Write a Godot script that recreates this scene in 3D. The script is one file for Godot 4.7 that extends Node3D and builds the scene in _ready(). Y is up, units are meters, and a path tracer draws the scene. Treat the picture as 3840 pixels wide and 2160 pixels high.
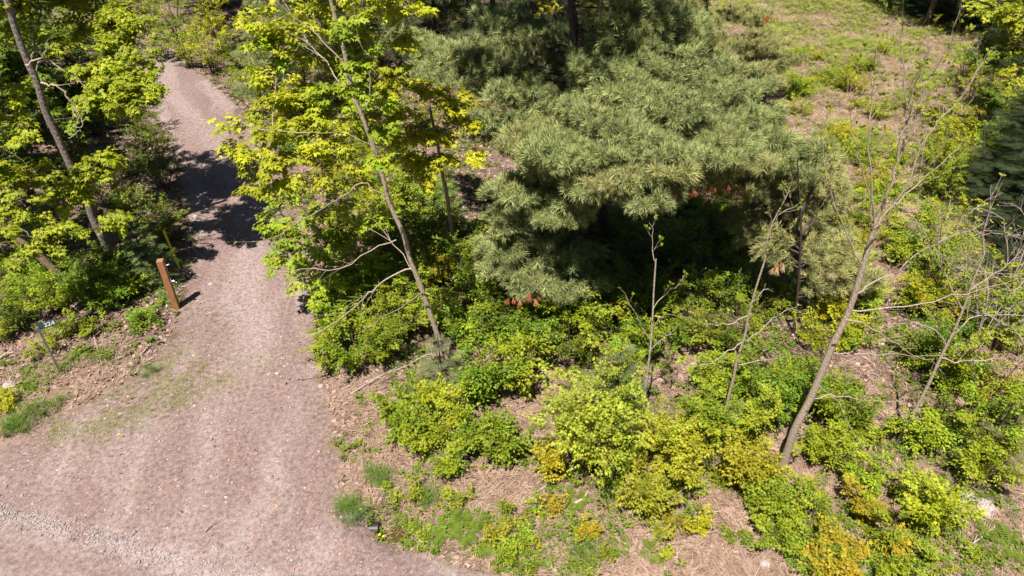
extends Node3D
# A wooded building lot seen from a low drone: gravel driveway, road edge, maples, white pines, saplings and spring undergrowth.

const UP := Vector3.UP
const FLAT := Vector3(1, 0, 1)
var rng := RandomNumberGenerator.new()
var broad := FastNoiseLite.new()
var fine := FastNoiseLite.new()
var patch := FastNoiseLite.new()
var M := {}
var S := {}
var used := {}
var forks := {}
var drive_left: Array[Vector2] = []
var drive_right: Array[Vector2] = []
var road_edge: Array[Vector2] = []
var bank_edge: Array[Vector2] = []

# palettes: two linear base colours that single leaves vary between
var YELLOW := [Color(0.40, 0.41, 0.016), Color(0.30, 0.36, 0.016)]
var GOLD := [Color(0.47, 0.45, 0.016), Color(0.38, 0.42, 0.015)]
var LIME := [Color(0.23, 0.36, 0.020), Color(0.32, 0.38, 0.020)]
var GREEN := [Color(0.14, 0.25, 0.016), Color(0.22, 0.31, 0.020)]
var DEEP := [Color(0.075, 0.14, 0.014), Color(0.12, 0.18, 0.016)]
var OLIVE := [Color(0.27, 0.37, 0.028), Color(0.36, 0.37, 0.034)]
var RUST := [Color(0.42, 0.32, 0.024), Color(0.36, 0.35, 0.020)]
var PINE := [Color(0.290, 0.365, 0.150), Color(0.385, 0.425, 0.165)]
var PINE_OLD := [Color(0.34, 0.37, 0.14), Color(0.42, 0.41, 0.17)]
var PINE_SHADED := [Color(0.13, 0.18, 0.085), Color(0.18, 0.21, 0.09)]  # white pine needles with the shade put into their colour
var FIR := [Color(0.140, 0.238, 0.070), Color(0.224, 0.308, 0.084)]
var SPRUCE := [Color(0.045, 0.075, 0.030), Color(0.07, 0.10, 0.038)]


# ---------------------------------------------------------------- mesh buffers
class Buf:
	var v := PackedVector3Array()
	var n := PackedVector3Array()
	var c := PackedColorArray()
	var i := PackedInt32Array()

	func tri(a: Vector3, b: Vector3, d: Vector3, col: Color) -> void:
		var k := v.size()
		var nn := (d - a).cross(b - a).normalized()
		v.append(a); v.append(b); v.append(d)
		for q in 3:
			n.append(nn)
			c.append(col)
			i.append(k + q)

	func quad(a: Vector3, b: Vector3, d: Vector3, e: Vector3, col: Color) -> void:
		tri(a, b, d, col)
		tri(a, d, e, col)

	func tube(pts: Array, radii: Array, sides := 6, col := Color.WHITE, cap := true) -> void:
		var side := Vector3.ZERO
		var first := v.size()
		var m := pts.size()
		for k in m:
			var along: Vector3 = (pts[mini(k + 1, m - 1)] - pts[maxi(k - 1, 0)]).normalized()
			if k == 0:
				side = along.cross(Vector3(0.31, 0.2, 0.93)).normalized()
			else:
				side = (side - along * side.dot(along)).normalized()
			var other := along.cross(side)
			for s in sides:
				var a := TAU * s / sides
				var out := side * cos(a) + other * sin(a)
				v.append(pts[k] + out * radii[k])
				n.append(out)
				c.append(col)
		for k in m - 1:
			for s in sides:
				var p := first + k * sides + s
				var q := first + k * sides + (s + 1) % sides
				i.append_array([p, p + sides, q, q, p + sides, q + sides])
		if cap:
			var t: int = first + (m - 1) * sides
			for s in range(1, sides - 1):
				i.append_array([t, t + s + 1, t + s])

	func box(at: Transform3D, size: Vector3, bevel: float, col := Color.WHITE) -> void:
		var h := size / 2
		var q := h - Vector3.ONE * bevel
		for ax in 3:
			for sg in [-1.0, 1.0]:
				var u := (ax + 1) % 3
				var w := (ax + 2) % 3
				var f: Array = []
				for e in [[-1, -1], [1, -1], [1, 1], [-1, 1]]:
					var p := Vector3.ZERO
					p[ax] = sg * h[ax]; p[u] = e[0] * q[u]; p[w] = e[1] * q[w]
					f.append(at * p)
				if sg > 0: quad(f[0], f[3], f[2], f[1], col)
				else: quad(f[0], f[1], f[2], f[3], col)
				for sv in [-1.0, 1.0]:      # bevel strips between this face and the next axis
					var a := Vector3.ZERO
					var b := Vector3.ZERO
					a[ax] = sg * h[ax]; a[u] = sv * q[u]; a[w] = -q[w]
					b[ax] = sg * q[ax]; b[u] = sv * h[u]; b[w] = -q[w]
					var a2 := a; a2[w] = q[w]
					var b2 := b; b2[w] = q[w]
					if sg * sv > 0: quad(at * a, at * a2, at * b2, at * b, col)
					else: quad(at * a, at * b, at * b2, at * a2, col)
		for sx in [-1.0, 1.0]:
			for sy in [-1.0, 1.0]:
				for sz in [-1.0, 1.0]:
					var a := at * Vector3(sx * h.x, sy * q.y, sz * q.z)
					var b := at * Vector3(sx * q.x, sy * h.y, sz * q.z)
					var d := at * Vector3(sx * q.x, sy * q.y, sz * h.z)
					if sx * sy * sz > 0: tri(a, d, b, col)
					else: tri(a, b, d, col)

	func mesh(shift := Vector3.ZERO) -> ArrayMesh:
		var a := []
		a.resize(Mesh.ARRAY_MAX)
		if shift != Vector3.ZERO:
			for k in v.size():
				v[k] -= shift
		a[Mesh.ARRAY_VERTEX] = v
		a[Mesh.ARRAY_NORMAL] = n
		a[Mesh.ARRAY_COLOR] = c
		a[Mesh.ARRAY_INDEX] = i
		var m := ArrayMesh.new()
		m.add_surface_from_arrays(Mesh.PRIMITIVE_TRIANGLES, a)
		return m


# ---------------------------------------------------------------- nodes
func numbered(called: String) -> String:
	used[called] = used.get(called, 0) + 1
	return called if used[called] == 1 else "%s_%03d" % [called, used[called] - 1]


func tag(o: Node, label: String, category: String, group := "", kind := "") -> void:
	o.set_meta("label", label)
	if category: o.set_meta("category", category)
	if group: o.set_meta("group", group)
	if kind: o.set_meta("kind", kind)


func thing(called: String, at: Vector3, label: String, category: String, group := "") -> Node3D:
	var o := Node3D.new()
	o.name = numbered(called)
	o.position = at
	tag(o, label, category, group)
	add_child(o)
	return o


func child_name(parent: Node, called: String) -> String:
	if not parent.has_node(called): return called
	var k := 1
	while parent.has_node("%s_%03d" % [called, k]): k += 1
	return "%s_%03d" % [called, k]


func part(called: String, b: Buf, mat: Material, parent: Node3D, origin: Vector3) -> MeshInstance3D:
	var o := MeshInstance3D.new()
	o.name = numbered(called) if parent == self else child_name(parent, called)
	o.mesh = b.mesh(origin)
	o.material_override = mat
	parent.add_child(o)
	return o


func scatter(called: String, mesh: Mesh, mat: Material, xf: Array, cols: Array, parent: Node3D, origin: Vector3, label := "", category := "") -> MultiMeshInstance3D:
	if xf.is_empty(): return null
	var m := MultiMesh.new()
	m.transform_format = MultiMesh.TRANSFORM_3D
	m.use_colors = true
	m.mesh = mesh
	m.instance_count = xf.size()
	for k in xf.size():
		var t: Transform3D = xf[k]
		t.origin -= origin
		m.set_instance_transform(k, t)
		m.set_instance_color(k, cols[k])
	var o := MultiMeshInstance3D.new()
	o.name = numbered(called) if parent == self else child_name(parent, called)
	o.multimesh = m
	o.material_override = mat
	o.set_meta("kind", "stuff")
	if label: tag(o, label, category)
	parent.add_child(o)
	return o


# ---------------------------------------------------------------- little maths
func rnd(a := 0.0, b := 1.0) -> float: return rng.randf_range(a, b)
func rvec() -> Vector3: return Vector3(rnd(-1, 1), rnd(-1, 1), rnd(-1, 1))
func ball() -> Vector3:
	var q := rvec()
	while q.length() > 1.0: q = rvec()
	return q


func look(dir: Vector3, up: Vector3, s: float, at: Vector3) -> Transform3D:
	# local +z runs along dir, local +y is as near up as it can be
	var z := dir.normalized()
	var x := up.cross(z)
	if x.length() < 0.01: x = Vector3(1, 0, 0.1).cross(z)
	x = x.normalized()
	return Transform3D(Basis(x * s, z.cross(x) * s, z * s), at)


func tint(pal: Array, spread := 0.22) -> Color:
	var c: Color = pal[0].lerp(pal[1], rng.randf())
	var k := 1.0 + rnd(-spread, spread)
	return Color(c.r * k, c.g * k, c.b * k)


func bez(a: Vector3, m: Vector3, b: Vector3, t: float) -> Vector3:
	return a.lerp(m, t).lerp(m.lerp(b, t), t)


func along(pts: Array, t: float) -> Vector3:
	var f := clampf(t, 0, 0.9999) * (pts.size() - 1)
	return pts[int(f)].lerp(pts[int(f) + 1], f - int(f))


func smooth(pts: Array, per := 4) -> Array:
	var out: Array = []
	for k in pts.size() - 1:
		var p0: Vector3 = pts[maxi(k - 1, 0)]
		var p3: Vector3 = pts[mini(k + 2, pts.size() - 1)]
		for q in per: out.append(pts[k].cubic_interpolate(pts[k + 1], p0, p3, float(q) / per))
	out.append(pts[-1])
	return out


func taper(n: int, a: float, b: float, pw := 1.0) -> Array:
	var r: Array = []
	for k in n: r.append(lerpf(a, b, pow(float(k) / maxi(n - 1, 1), pw)))
	return r


func wobble(pts: Array, amt: float) -> Array:
	var out: Array = []
	for k in pts.size():
		out.append(pts[k] + (rvec() * amt if k > 0 else Vector3.ZERO))
	return out


func edge_x(line: Array[Vector2], z: float) -> float:     # x of a line given from far (small z) to near
	var n := line.size()
	var k := 0
	while k < n - 2 and z > line[k + 1].y: k += 1
	var a := line[k]
	var b := line[k + 1]
	return a.x + (b.x - a.x) * (z - a.y) / (b.y - a.y)


func edge_z(line: Array[Vector2], x: float) -> float:     # z of a line given from small x to large
	var n := line.size()
	var k := 0
	while k < n - 2 and x > line[k + 1].x: k += 1
	var a := line[k]
	var b := line[k + 1]
	return a.y + (b.y - a.y) * (x - a.x) / (b.x - a.x)


func in_drive(x: float, z: float) -> float:    # metres inside the driveway's edge, negative outside
	if z < -36.0: return -5.0
	return minf(x - edge_x(drive_left, z), edge_x(drive_right, z) - x)


func gh(x: float, z: float) -> float:
	var keep := 1.0 - 0.85 * clampf(in_drive(x, z) * 0.8 + 0.6, 0, 1)
	var road := z - edge_z(bank_edge, x)
	keep *= 1.0 - 0.9 * clampf(road + 0.8, 0, 1)
	var y := broad.get_noise_2d(x, z) * 0.30 * keep + fine.get_noise_2d(x, z) * 0.05 * keep
	var pit := Vector2(x, z).distance_to(Vector2(-1.95, -7.14))
	var cover := Vector2(x, z).distance_to(Vector2(-2.75, -7.15))
	return y - 0.24 * exp(-pit * pit * 4.5) + 0.20 * exp(-cover * cover * 5.0)


func ground(p: Vector3) -> Vector3:
	return Vector3(p.x, gh(p.x, p.z), p.z)


# ---------------------------------------------------------------- leaves, needles, blades
func maple_leaf(b: Buf, o: Vector3, ax: Vector3, nx: Vector3, L: float, col: Color) -> void:
	var sd := ax.cross(nx).normalized()
	var shape := [[0, 0, 0], [.30, -.02, -.05], [.23, .17, 0], [.55, .46, -.14], [.17, .50, 0], [0, 1.0, -.13]]
	var ring: Array = []
	for q in shape: ring.append(o + (sd * q[0] + ax * q[1] + nx * q[2]) * L)
	for k in [4, 3, 2, 1]: ring.append(o + (-sd * shape[k][0] + ax * shape[k][1] + nx * shape[k][2]) * L)
	var mid := o + (ax * .34 + nx * .05) * L
	for k in ring.size(): b.tri(mid, ring[k], ring[(k + 1) % ring.size()], col)


func oval_leaf(b: Buf, o: Vector3, ax: Vector3, nx: Vector3, L: float, col: Color) -> void:
	var sd := ax.cross(nx).normalized()
	var tip := o + (ax - nx * .14) * L
	var m1 := o + (ax * .35 + nx * .03) * L
	for s in [-1.0, 1.0]:
		var e1: Vector3 = o + (ax * .32 + sd * s * .27 + nx * .07) * L
		var e2: Vector3 = o + (ax * .66 + sd * s * .22 + nx * .02) * L
		if s > 0:
			b.tri(o, e1, m1, col); b.tri(m1, e1, e2, col); b.tri(m1, e2, tip, col)
		else:
			b.tri(o, m1, e1, col); b.tri(m1, e2, e1, col); b.tri(m1, tip, e2, col)


func leaf_tone() -> Color:
	var k := rnd(0.72, 1.28)
	var w := rnd(-0.10, 0.12)
	return Color(k * (1 + w), k, k * (1 - w))


func sprig_maple(n := 7, size := 0.085) -> ArrayMesh:
	var b := Buf.new()
	for k in n:
		var t := float(k) / (n - 1)
		var a := (1.0 if k % 2 else -1.0) * rnd(0.5, 1.5) * (1.0 - t * 0.8)
		var o := Vector3(sin(a) * 0.06, rnd(-0.03, 0.02), t * 0.17 - 0.03)
		var ax := Vector3(sin(a), rnd(-0.65, -0.10), cos(a)).normalized()
		var nx := (UP + rvec() * 0.45)
		nx = (nx - ax * nx.dot(ax)).normalized()
		maple_leaf(b, o, ax, nx, size * rnd(0.7, 1.2), leaf_tone())
	return b.mesh()


func sprig_oval(n := 10, size := 0.055, length := 0.22) -> ArrayMesh:
	var b := Buf.new()
	for k in n:
		var t := float(k) / (n - 1)
		var a := (1.0 if k % 2 else -1.0) * rnd(0.3, 1.7) * (1.0 - t * 0.7)
		var o := Vector3(rnd(-0.025, 0.025), rnd(-0.035, 0.035) - 0.05 * t * t, t * length - 0.05 + rnd(-0.02, 0.02))
		var ax := Vector3(sin(a), rnd(-0.45, 0.25), cos(a)).normalized()
		var nx := (UP + rvec() * 0.5)
		nx = (nx - ax * nx.dot(ax)).normalized()
		oval_leaf(b, o, ax, nx, size * rnd(0.7, 1.25), leaf_tone())
	return b.mesh()


func sprig_bud() -> ArrayMesh:
	var b := Buf.new()
	for k in 5:
		var ax := Vector3(rnd(-1, 1), rnd(-0.3, 0.6), rnd(0.2, 1.2)).normalized()
		var nx := (UP + rvec() * 0.6)
		nx = (nx - ax * nx.dot(ax)).normalized()
		oval_leaf(b, Vector3.ZERO, ax, nx, rnd(0.03, 0.06), leaf_tone())
	return b.mesh()


func pine_tuft(n := 58, L := 0.12, wide := 0.0050, spread := 1.45) -> ArrayMesh:
	var b := Buf.new()
	for k in n:
		var th := spread * sqrt(rng.randf()) + 0.1
		var ph := rnd(0, TAU)
		var d := Vector3(sin(th) * cos(ph), sin(th) * sin(ph), cos(th))
		var o := Vector3(0, 0, rnd(-0.045, 0.02)) + d * 0.006
		var tip := o + d * L * rnd(0.75, 1.1) - UP * rnd(0, 0.018)
		var sd := d.cross(rvec()).normalized() * wide
		var k2 := rnd(0.55, 1.45)
		var col := Color(k2, k2, k2 * rnd(0.85, 1.1))
		var mid := o.lerp(tip, 0.55)
		b.tri(o - sd, mid + sd, o + sd, col)
		b.tri(o, tip, mid + sd * 1.2, col)
	return b.mesh()


func fir_spray(side_twigs := 4, L := 0.34) -> ArrayMesh:
	var b := Buf.new()
	var lines := [[Vector3.ZERO, Vector3(0, -0.02, L)]]
	for k in side_twigs:
		var t := 0.15 + 0.7 * k / side_twigs
		for s in [-1.0, 1.0]:
			var o := Vector3(0, -0.02 * t, L * t)
			lines.append([o, o + Vector3(s * 0.72, rnd(-0.15, 0.05), 0.75) * L * 0.5 * (1.0 - t * 0.75)])
	for l in lines:
		var d: Vector3 = l[1] - l[0]
		var n := int(d.length() / 0.0085)
		var dn := d.normalized()
		var w := dn.cross(UP).normalized()
		var shade := rnd(0.8, 1.15)
		for k in n:
			var o: Vector3 = l[0] + d * (float(k) / n)
			for s in [-1.0, 1.0]:
				var tip: Vector3 = o + (w * s * 0.9 + dn * 0.55 + UP * rnd(-0.05, 0.35)).normalized() * rnd(0.018, 0.027)
				var kk := shade * rnd(0.8, 1.2)
				b.tri(o - dn * 0.0026, tip, o + dn * 0.0026, Color(kk, kk, kk))
	return b.mesh()


func grass_tuft(n := 26, H := 0.22, lean := 0.6) -> ArrayMesh:
	var b := Buf.new()
	for k in n:
		var a := rnd(0, TAU)
		var o := Vector3(cos(a), 0, sin(a)) * rnd(0, 0.06)
		var d := Vector3(cos(a + rnd(-.6, .6)), 0, sin(a + rnd(-.6, .6)))
		var h := H * rnd(0.5, 1.1)
		var w := d.cross(UP) * 0.0035
		var mid := o + UP * h * 0.6 + d * h * lean * 0.3
		var tip := o + UP * h * rnd(0.7, 1.0) + d * h * lean
		var kk := rnd(0.7, 1.3)
		var col := Color(kk, kk, kk)
		b.tri(o - w, mid, o + w, col)
		b.tri(mid - w * .8, tip, mid + w * .8, col)
	return b.mesh()


func fern_clump(fronds := 7, L := 0.45) -> ArrayMesh:
	var b := Buf.new()
	for f in fronds:
		var a := TAU * f / fronds + rnd(-.3, .3)
		var d := Vector3(cos(a), 0, sin(a))
		var w := d.cross(UP)
		var len := L * rnd(0.7, 1.1)
		for k in 13:
			var t := (k + 1) / 14.0
			var o := d * len * t * 0.85 + UP * len * (1.1 * t - 0.85 * t * t)
			var reach := len * 0.27 * sin(PI * (0.12 + 0.88 * t)) + 0.01
			var kk := rnd(0.8, 1.2)
			for s in [-1.0, 1.0]:
				var tip: Vector3 = o + w * s * reach + d * reach * 0.35 - UP * reach * 0.2
				b.tri(o - d * len * 0.028, tip, o + d * len * 0.030, Color(kk, kk, kk))
	return b.mesh()


func weed_rosette(n := 8, size := 0.075, rise := 0.5) -> ArrayMesh:
	var b := Buf.new()
	for k in n:
		var a := TAU * k / n + rnd(-.4, .4)
		var ax := Vector3(cos(a), rnd(0.1, rise), sin(a)).normalized()
		var nx := (UP + rvec() * 0.3)
		nx = (nx - ax * nx.dot(ax)).normalized()
		oval_leaf(b, Vector3(cos(a), 0, sin(a)) * 0.015 + UP * rnd(0.0, 0.12), ax, nx, size * rnd(0.6, 1.2), leaf_tone())
	return b.mesh()


func dry_leaf() -> ArrayMesh:
	var b := Buf.new()
	var ring: Array = []
	for k in 7:
		var a := TAU * k / 7
		var r := rnd(0.024, 0.045)
		ring.append(Vector3(cos(a) * r * 1.3, rnd(0.0, 0.022), sin(a) * r))
	for k in 7: b.tri(Vector3(0, 0.004, 0), ring[(k + 1) % 7], ring[k], Color.WHITE * rnd(0.85, 1.1))
	return b.mesh()


func straw() -> ArrayMesh:
	var b := Buf.new()
	for k in 5:
		var a := rnd(-0.7, 0.7)
		var o := Vector3(rnd(-.06, .06), rnd(0.0, 0.03), rnd(-.12, .02))
		var d := Vector3(sin(a), rnd(-0.02, 0.16), cos(a))
		var w := d.cross(UP).normalized() * 0.0035
		var len := rnd(0.14, 0.34)
		var mid := o + d * len * 0.5 + UP * 0.015
		var kk := rnd(0.75, 1.2)
		b.tri(o - w, mid, o + w, Color(kk, kk, kk))
		b.quad(o - w, mid - w, mid + w, o + w, Color(kk, kk, kk))
		b.tri(mid - w, o + d * len, mid + w, Color(kk, kk, kk))
	return b.mesh()


func stone(seg := 6) -> ArrayMesh:
	var b := Buf.new()
	var rings: Array = []
	for k in 3:
		var ring: Array = []
		var y: float = [-0.15, 0.32, 0.62][k]
		var r: float = [0.95, 1.0, 0.55][k]
		for s in seg:
			var a := TAU * s / seg + 0.3 * k
			ring.append(Vector3(cos(a) * r * rnd(0.8, 1.15), y * rnd(0.8, 1.2), sin(a) * r * rnd(0.8, 1.15)))
		rings.append(ring)
	for k in 2:
		for s in seg:
			var q := (s + 1) % seg
			b.quad(rings[k][s], rings[k + 1][s], rings[k + 1][q], rings[k][q], Color.WHITE)
	for s in seg: b.tri(rings[2][s], Vector3(0, 0.68, 0), rings[2][(s + 1) % seg], Color.WHITE)
	return b.mesh()


# ---------------------------------------------------------------- plants
func leaf_mesh(kind: String) -> Mesh:
	return S[kind][rng.randi() % S[kind].size()]


func trunk(o: Node3D, pts: Array, r0: float, r1: float, mat: Material, called := "trunk") -> Array:
	var p := smooth(pts, 4)
	var b := Buf.new()
	var r := taper(p.size(), r0, r1, 0.85)
	for k in r.size(): r[k] *= 1.0 + rnd(-0.06, 0.06)
	r[0] *= 1.35
	if r.size() > 1: r[1] *= 1.1
	p[0] -= UP * 0.15
	b.tube(p, r, 9)
	part(called, b, mat, o, o.position)
	return p


# A limb from the trunk to the middle of a leaf clump, with twigs into the clump and sprays of leaves along them.
func clump(o: Node3D, line: Array, c: Vector3, r: Vector3, n: int, pal: Array, kind := "maple", mat: Material = null, size := 1.0) -> void:
	var s: Vector3 = line[0]
	var best := 1e9
	for q in line:
		var w: float = absf(q.y - (c.y - 0.45 * Vector2(c.x - q.x, c.z - q.z).length()))
		if w < best:
			best = w
			s = q
	# a clump near an existing limb forks from it instead of starting at the trunk
	if not forks.has(o): forks[o] = []
	var reach: float = 0.72 * s.distance_to(c)
	for q in forks[o]:
		if q.y < c.y + 0.3 and q.distance_to(c) < reach:
			reach = q.distance_to(c)
			s = q
	var mid: Vector3 = s.lerp(c, 0.5) + UP * 0.12 * s.distance_to(c) + rvec() * 0.15
	var len: float = s.distance_to(c)
	var b := Buf.new()
	var limb: Array = []
	for k in 8: limb.append(bez(s, mid, c + (c - s).normalized() * r.x * 0.4, k / 7.0))
	limb = wobble(limb, 0.02 + 0.012 * len)
	for k in [3, 5, 6]: forks[o].append(limb[k])
	b.tube(limb, taper(8, clampf(0.005 + 0.0042 * len, 0.007, 0.03), 0.0035), 5)
	var xf: Array = []
	var cols: Array = []
	var per := 6
	var tone := rnd(0.82, 1.18)
	for k in maxi(1, int(n * 1.5) / per):
		var d := ball()
		d = d.normalized() * pow(d.length(), 0.55)
		var q := c + d * r
		var t := clampf(rnd(0.45, 0.95), 0, 1)
		var f: Vector3 = along(limb, t)
		var m: Vector3 = f.lerp(q, 0.55) + UP * 0.06
		var tw: Array = []
		for e in 4: tw.append(bez(f, m, q, e / 3.0))
		b.tube(tw, taper(4, 0.007, 0.003), 3)
		var out: Vector3 = (q - f).normalized()
		for e in per:
			var g: float = 1.0 - 0.62 * e / per
			var at: Vector3 = bez(f, m, q, g) + rvec() * 0.07
			var dir: Vector3 = out + rvec() * 0.8
			dir.y = dir.y * 0.4 - 0.1
			xf.append(look(dir, UP + rvec() * 0.35, size * rnd(0.9, 1.3), at))
			var col := tint(pal)
			cols.append(Color(col.r * tone, col.g * tone, col.b * tone))
	var br := part("branch", b, mat if mat else M.bark, o, o.position)
	scatter("leaves", leaf_mesh(kind), M.leaf, xf, cols, br, o.position)


func crown(o: Node3D, line: Array, c: Vector3, r: Vector3, count: int, each: int, pal: Array, kind := "maple", cr := 0.8) -> void:
	for k in count:
		var d := ball()
		d = d.normalized() * pow(d.length(), 0.5)
		var q := c + d * r
		clump(o, line, q, Vector3(cr, cr * 0.55, cr) * rnd(0.7, 1.25), int(each * rnd(0.7, 1.3)), pal, kind)


func leafy_tree(called: String, pts: Array, r0: float, label: String, clumps: Array, pal: Array, kind := "maple", mat: Material = null) -> Array:
	var o := thing(called, ground(pts[0]), label, "tree")
	pts[0] = ground(pts[0])
	var line := trunk(o, pts, r0, r0 * 0.35, mat if mat else M.bark)
	for c in clumps:
		clump(o, line, c[0], c[1], c[2], c[3] if c.size() > 3 else pal, c[4] if c.size() > 4 else kind, mat)
	return [o, line]


# One of many alike shrubs is told by its height, its colour and where it stands from the nearest landmark.
func told_apart(p: Vector3, h: float, pal: Array, noun: String, group: String) -> String:
	var marks := [[Vector3(-1.24, 0.00, -10.79), "the leaning maple's foot"], [Vector3(-1.27, 0.00, -14.04), "the golden young maple"], [Vector3(2.58, 0.00, -9.46), "the straight pale sapling"], [Vector3(4.12, 0.00, -9.40), "the crooked sapling"], [Vector3(4.95, 0.00, -8.38), "the forked grey maple"],
		[Vector3(-7.97, 0.00, -13.10), "the wooden post"], [Vector3(-9.49, 0.00, -10.82), "the number sign"], [Vector3(-10.32, 0.00, -14.97), "the lichen grey trunk"], [Vector3(2.55, 0.00, -15.41), "the largest pine's trunk"], [Vector3(6.48, 0.00, -12.32), "the slender pine"], [Vector3(-2.22, 0.00, -7.12), "the culvert pipe"], [Vector3(7.92, 0.00, -7.65), "the pale boulder"],
		[Vector3(1.44, 0.00, -8.09), "the old stump"], [Vector3(7.35, 0.00, -8.99), "the thin straight stem"], [Vector3(8.33, 0.00, -27.64), "the broad yellowish pine"], [Vector3(-7.85, 0.00, -25.28), "the half hidden pine"], [Vector3(-9.57, 0.00, -20.22), "the shaded bend"], [Vector3(-14.38, 0.00, -30.92), "the driveway's far end"], [Vector3(-3.61, 0.00, -12.76), "the low green maple"], [Vector3(14.62, 0.00, -23.76), "the clearing's middle"]]
	var best: Array = marks[0]
	for m in marks:
		if Vector2(m[0].x - p.x, m[0].z - p.z).length() < Vector2(best[0].x - p.x, best[0].z - p.z).length(): best = m
	var d := Vector2(p.x - best[0].x, p.z - best[0].z)
	var far := "right" if d.length() < 0.9 else "a step" if d.length() < 1.8 else "a few steps" if d.length() < 3.5 else "well"
	var way := ("roadward of" if d.y > 0 else "behind") if absf(d.y) > absf(d.x) else ("east of" if d.x > 0 else "west of")
	far = "just" if far == "right" else far
	var hue := "mid green"
	for q in [[YELLOW, "yellow green"], [LIME, "lime green"], [DEEP, "deep green"], [OLIVE, "olive green"], [GOLD, "golden"]]:
		if q[0] == pal: hue = q[1]
	var tall := "ankle high" if h < 0.3 else "knee high" if h < 0.6 else "waist high" if h < 1.1 else "chest high" if h < 1.6 else "head high"
	for q in [["pine's shade", "shaded "], ["leaning maple", "thicket "], ["among the pines", "woodland "], ["clearing", "clearing "], ["eastern slope", "slope "], ["eastern brush", "twiggy "], ["west of", "wood edge "], ["far side", "sunlit "], ["number sign", "brushy "]]:
		if group.contains(q[0]): noun = q[1] + noun
	return "%s %s %s %s %s %s" % [tall, hue, noun, far, way, best[1]]


func shrub(p: Vector3, h: float, r: float, n: int, pal: Array, kind: String, label: String, group := "", called := "shrub", lean := Vector3.ZERO) -> Node3D:
	var at := ground(p)
	var o := thing(called, at, label, "tree" if called.ends_with("tree") else "shrub", group)
	if group: o.set_meta("label", told_apart(at, h, pal, called, group))
	var stems := clampi(int(r * 7), 3, 8)
	var xf: Array = []
	var cols: Array = []
	var per := 5
	var patch_tone := rnd(0.85, 1.15)
	var warm := rnd(0.86, 1.16)
	var other: Array = []
	var other_cols: Array = []
	for s in stems:
		var a := TAU * s / stems + rnd(-.5, .5)
		var spread := r * rnd(0.35, 0.95)
		var hh := h * rnd(0.6, 1.0) * (1.1 - 0.35 * spread / r)
		var tip := at + Vector3(cos(a) * spread, hh, sin(a) * spread) + lean * h
		var mid := at + Vector3(cos(a) * spread * 0.3, hh * 0.62, sin(a) * spread * 0.3)
		var root := at + Vector3(cos(a), 0, sin(a)) * 0.07 * r - UP * 0.05
		var stem: Array = []
		for e in 7: stem.append(bez(root, mid, tip, e / 6.0))
		stem = wobble(stem, 0.02)
		var b := Buf.new()
		b.tube(stem, taper(7, 0.007 + 0.006 * h, 0.003), 5)
		for k in maxi(1, int(n * 1.6 / stems / per)):
			var t := rnd(0.3, 1.0)
			var f: Vector3 = along(stem, t)
			var d := ball()
			var q := f + Vector3(d.x, d.y * 0.6 + 0.15, d.z) * r * 0.5
			q.y = maxf(q.y, at.y + 0.1)
			b.tube([f, f.lerp(q, 0.5) + UP * 0.03, q], [0.004, 0.003, 0.002], 3)
			for e in per:
				var p2: Vector3 = f.lerp(q, 1.0 - 0.7 * e / per) + rvec() * 0.05
				var dir: Vector3 = (q - f).normalized() + rvec() * 0.9 + (p2 - at).normalized() * 0.5
				dir.y *= 0.5
				var leafy := look(dir, UP + rvec() * 0.4, rnd(0.65, 1.2) * (1.0 if h > 0.5 else 0.75), p2)
				var c := tint(pal, 0.28)
				c = Color(c.r * patch_tone * warm, c.g * patch_tone, c.b * patch_tone)
				if (k + s) % 4 == 0:
					other.append(leafy)
					other_cols.append(c.lerp(tint(YELLOW), 0.35))
				else:
					xf.append(leafy)
					cols.append(c)
		part("stem", b, M.twig, o, at)
	scatter("foliage", leaf_mesh(kind), M.leaf, xf, cols, o, at)
	scatter("foliage", leaf_mesh("small_maple" if kind != "small_maple" else "oval"), M.leaf, other, other_cols, o, at)
	return o


func needles_on(line: Array, len: float, width: float, pal: Array, xf: Array, cols: Array, b: Buf, dens: float, scale: float) -> void:
	var fwd: Vector3 = (line[-1] - line[0])
	fwd.y = 0
	fwd = fwd.normalized()
	var side := fwd.cross(UP)
	var n := maxi(3, int(len * 0.75 / 0.14 * dens))
	for k in n:
		var t0 := 0.28 if len > 2.0 else 0.06
		var t := t0 + (1.0 - t0) * (k + 0.5) / n
		var f: Vector3 = along(line, t)
		for s in [-1.0, 1.0]:
			if rng.randf() < 0.08: continue
			var reach: float = width * (0.30 + 0.95 * sin(PI * clampf((t - 0.16) / 0.92, 0, 1))) * rnd(0.55, 1.1)
			var dir: Vector3 = (side * s * rnd(0.7, 1.1) + fwd * rnd(0.6, 1.0) + UP * rnd(-0.12, 0.30)).normalized()
			var e: Vector3 = f + dir * reach + UP * 0.10 * reach
			b.tube([f, f.lerp(e, 0.5) - UP * 0.02, e], [0.007, 0.005, 0.003], 3)
			var m := maxi(1, int(reach / 0.13))
			for q in m + 1:
				var u := 1.0 - 0.75 * q / (m + 1)
				var at := f.lerp(e, u) + (rvec() * 0.08 if q else Vector3.ZERO)
				var td := (dir * 0.8 + UP * 0.65 + rvec() * 0.5).normalized()
				if q and rng.randf() < 0.5: at += dir.cross(UP) * rnd(-0.16, 0.16) + UP * rnd(-0.16, 0.16)
				xf.append(look(td, UP + rvec() * 0.2, scale * rnd(0.7, 1.3), at))
				cols.append(tint(pal, 0.36))
	xf.append(look((fwd + UP * 0.5), UP, scale, line[-1]))
	cols.append(tint(pal, 0.1))


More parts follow.
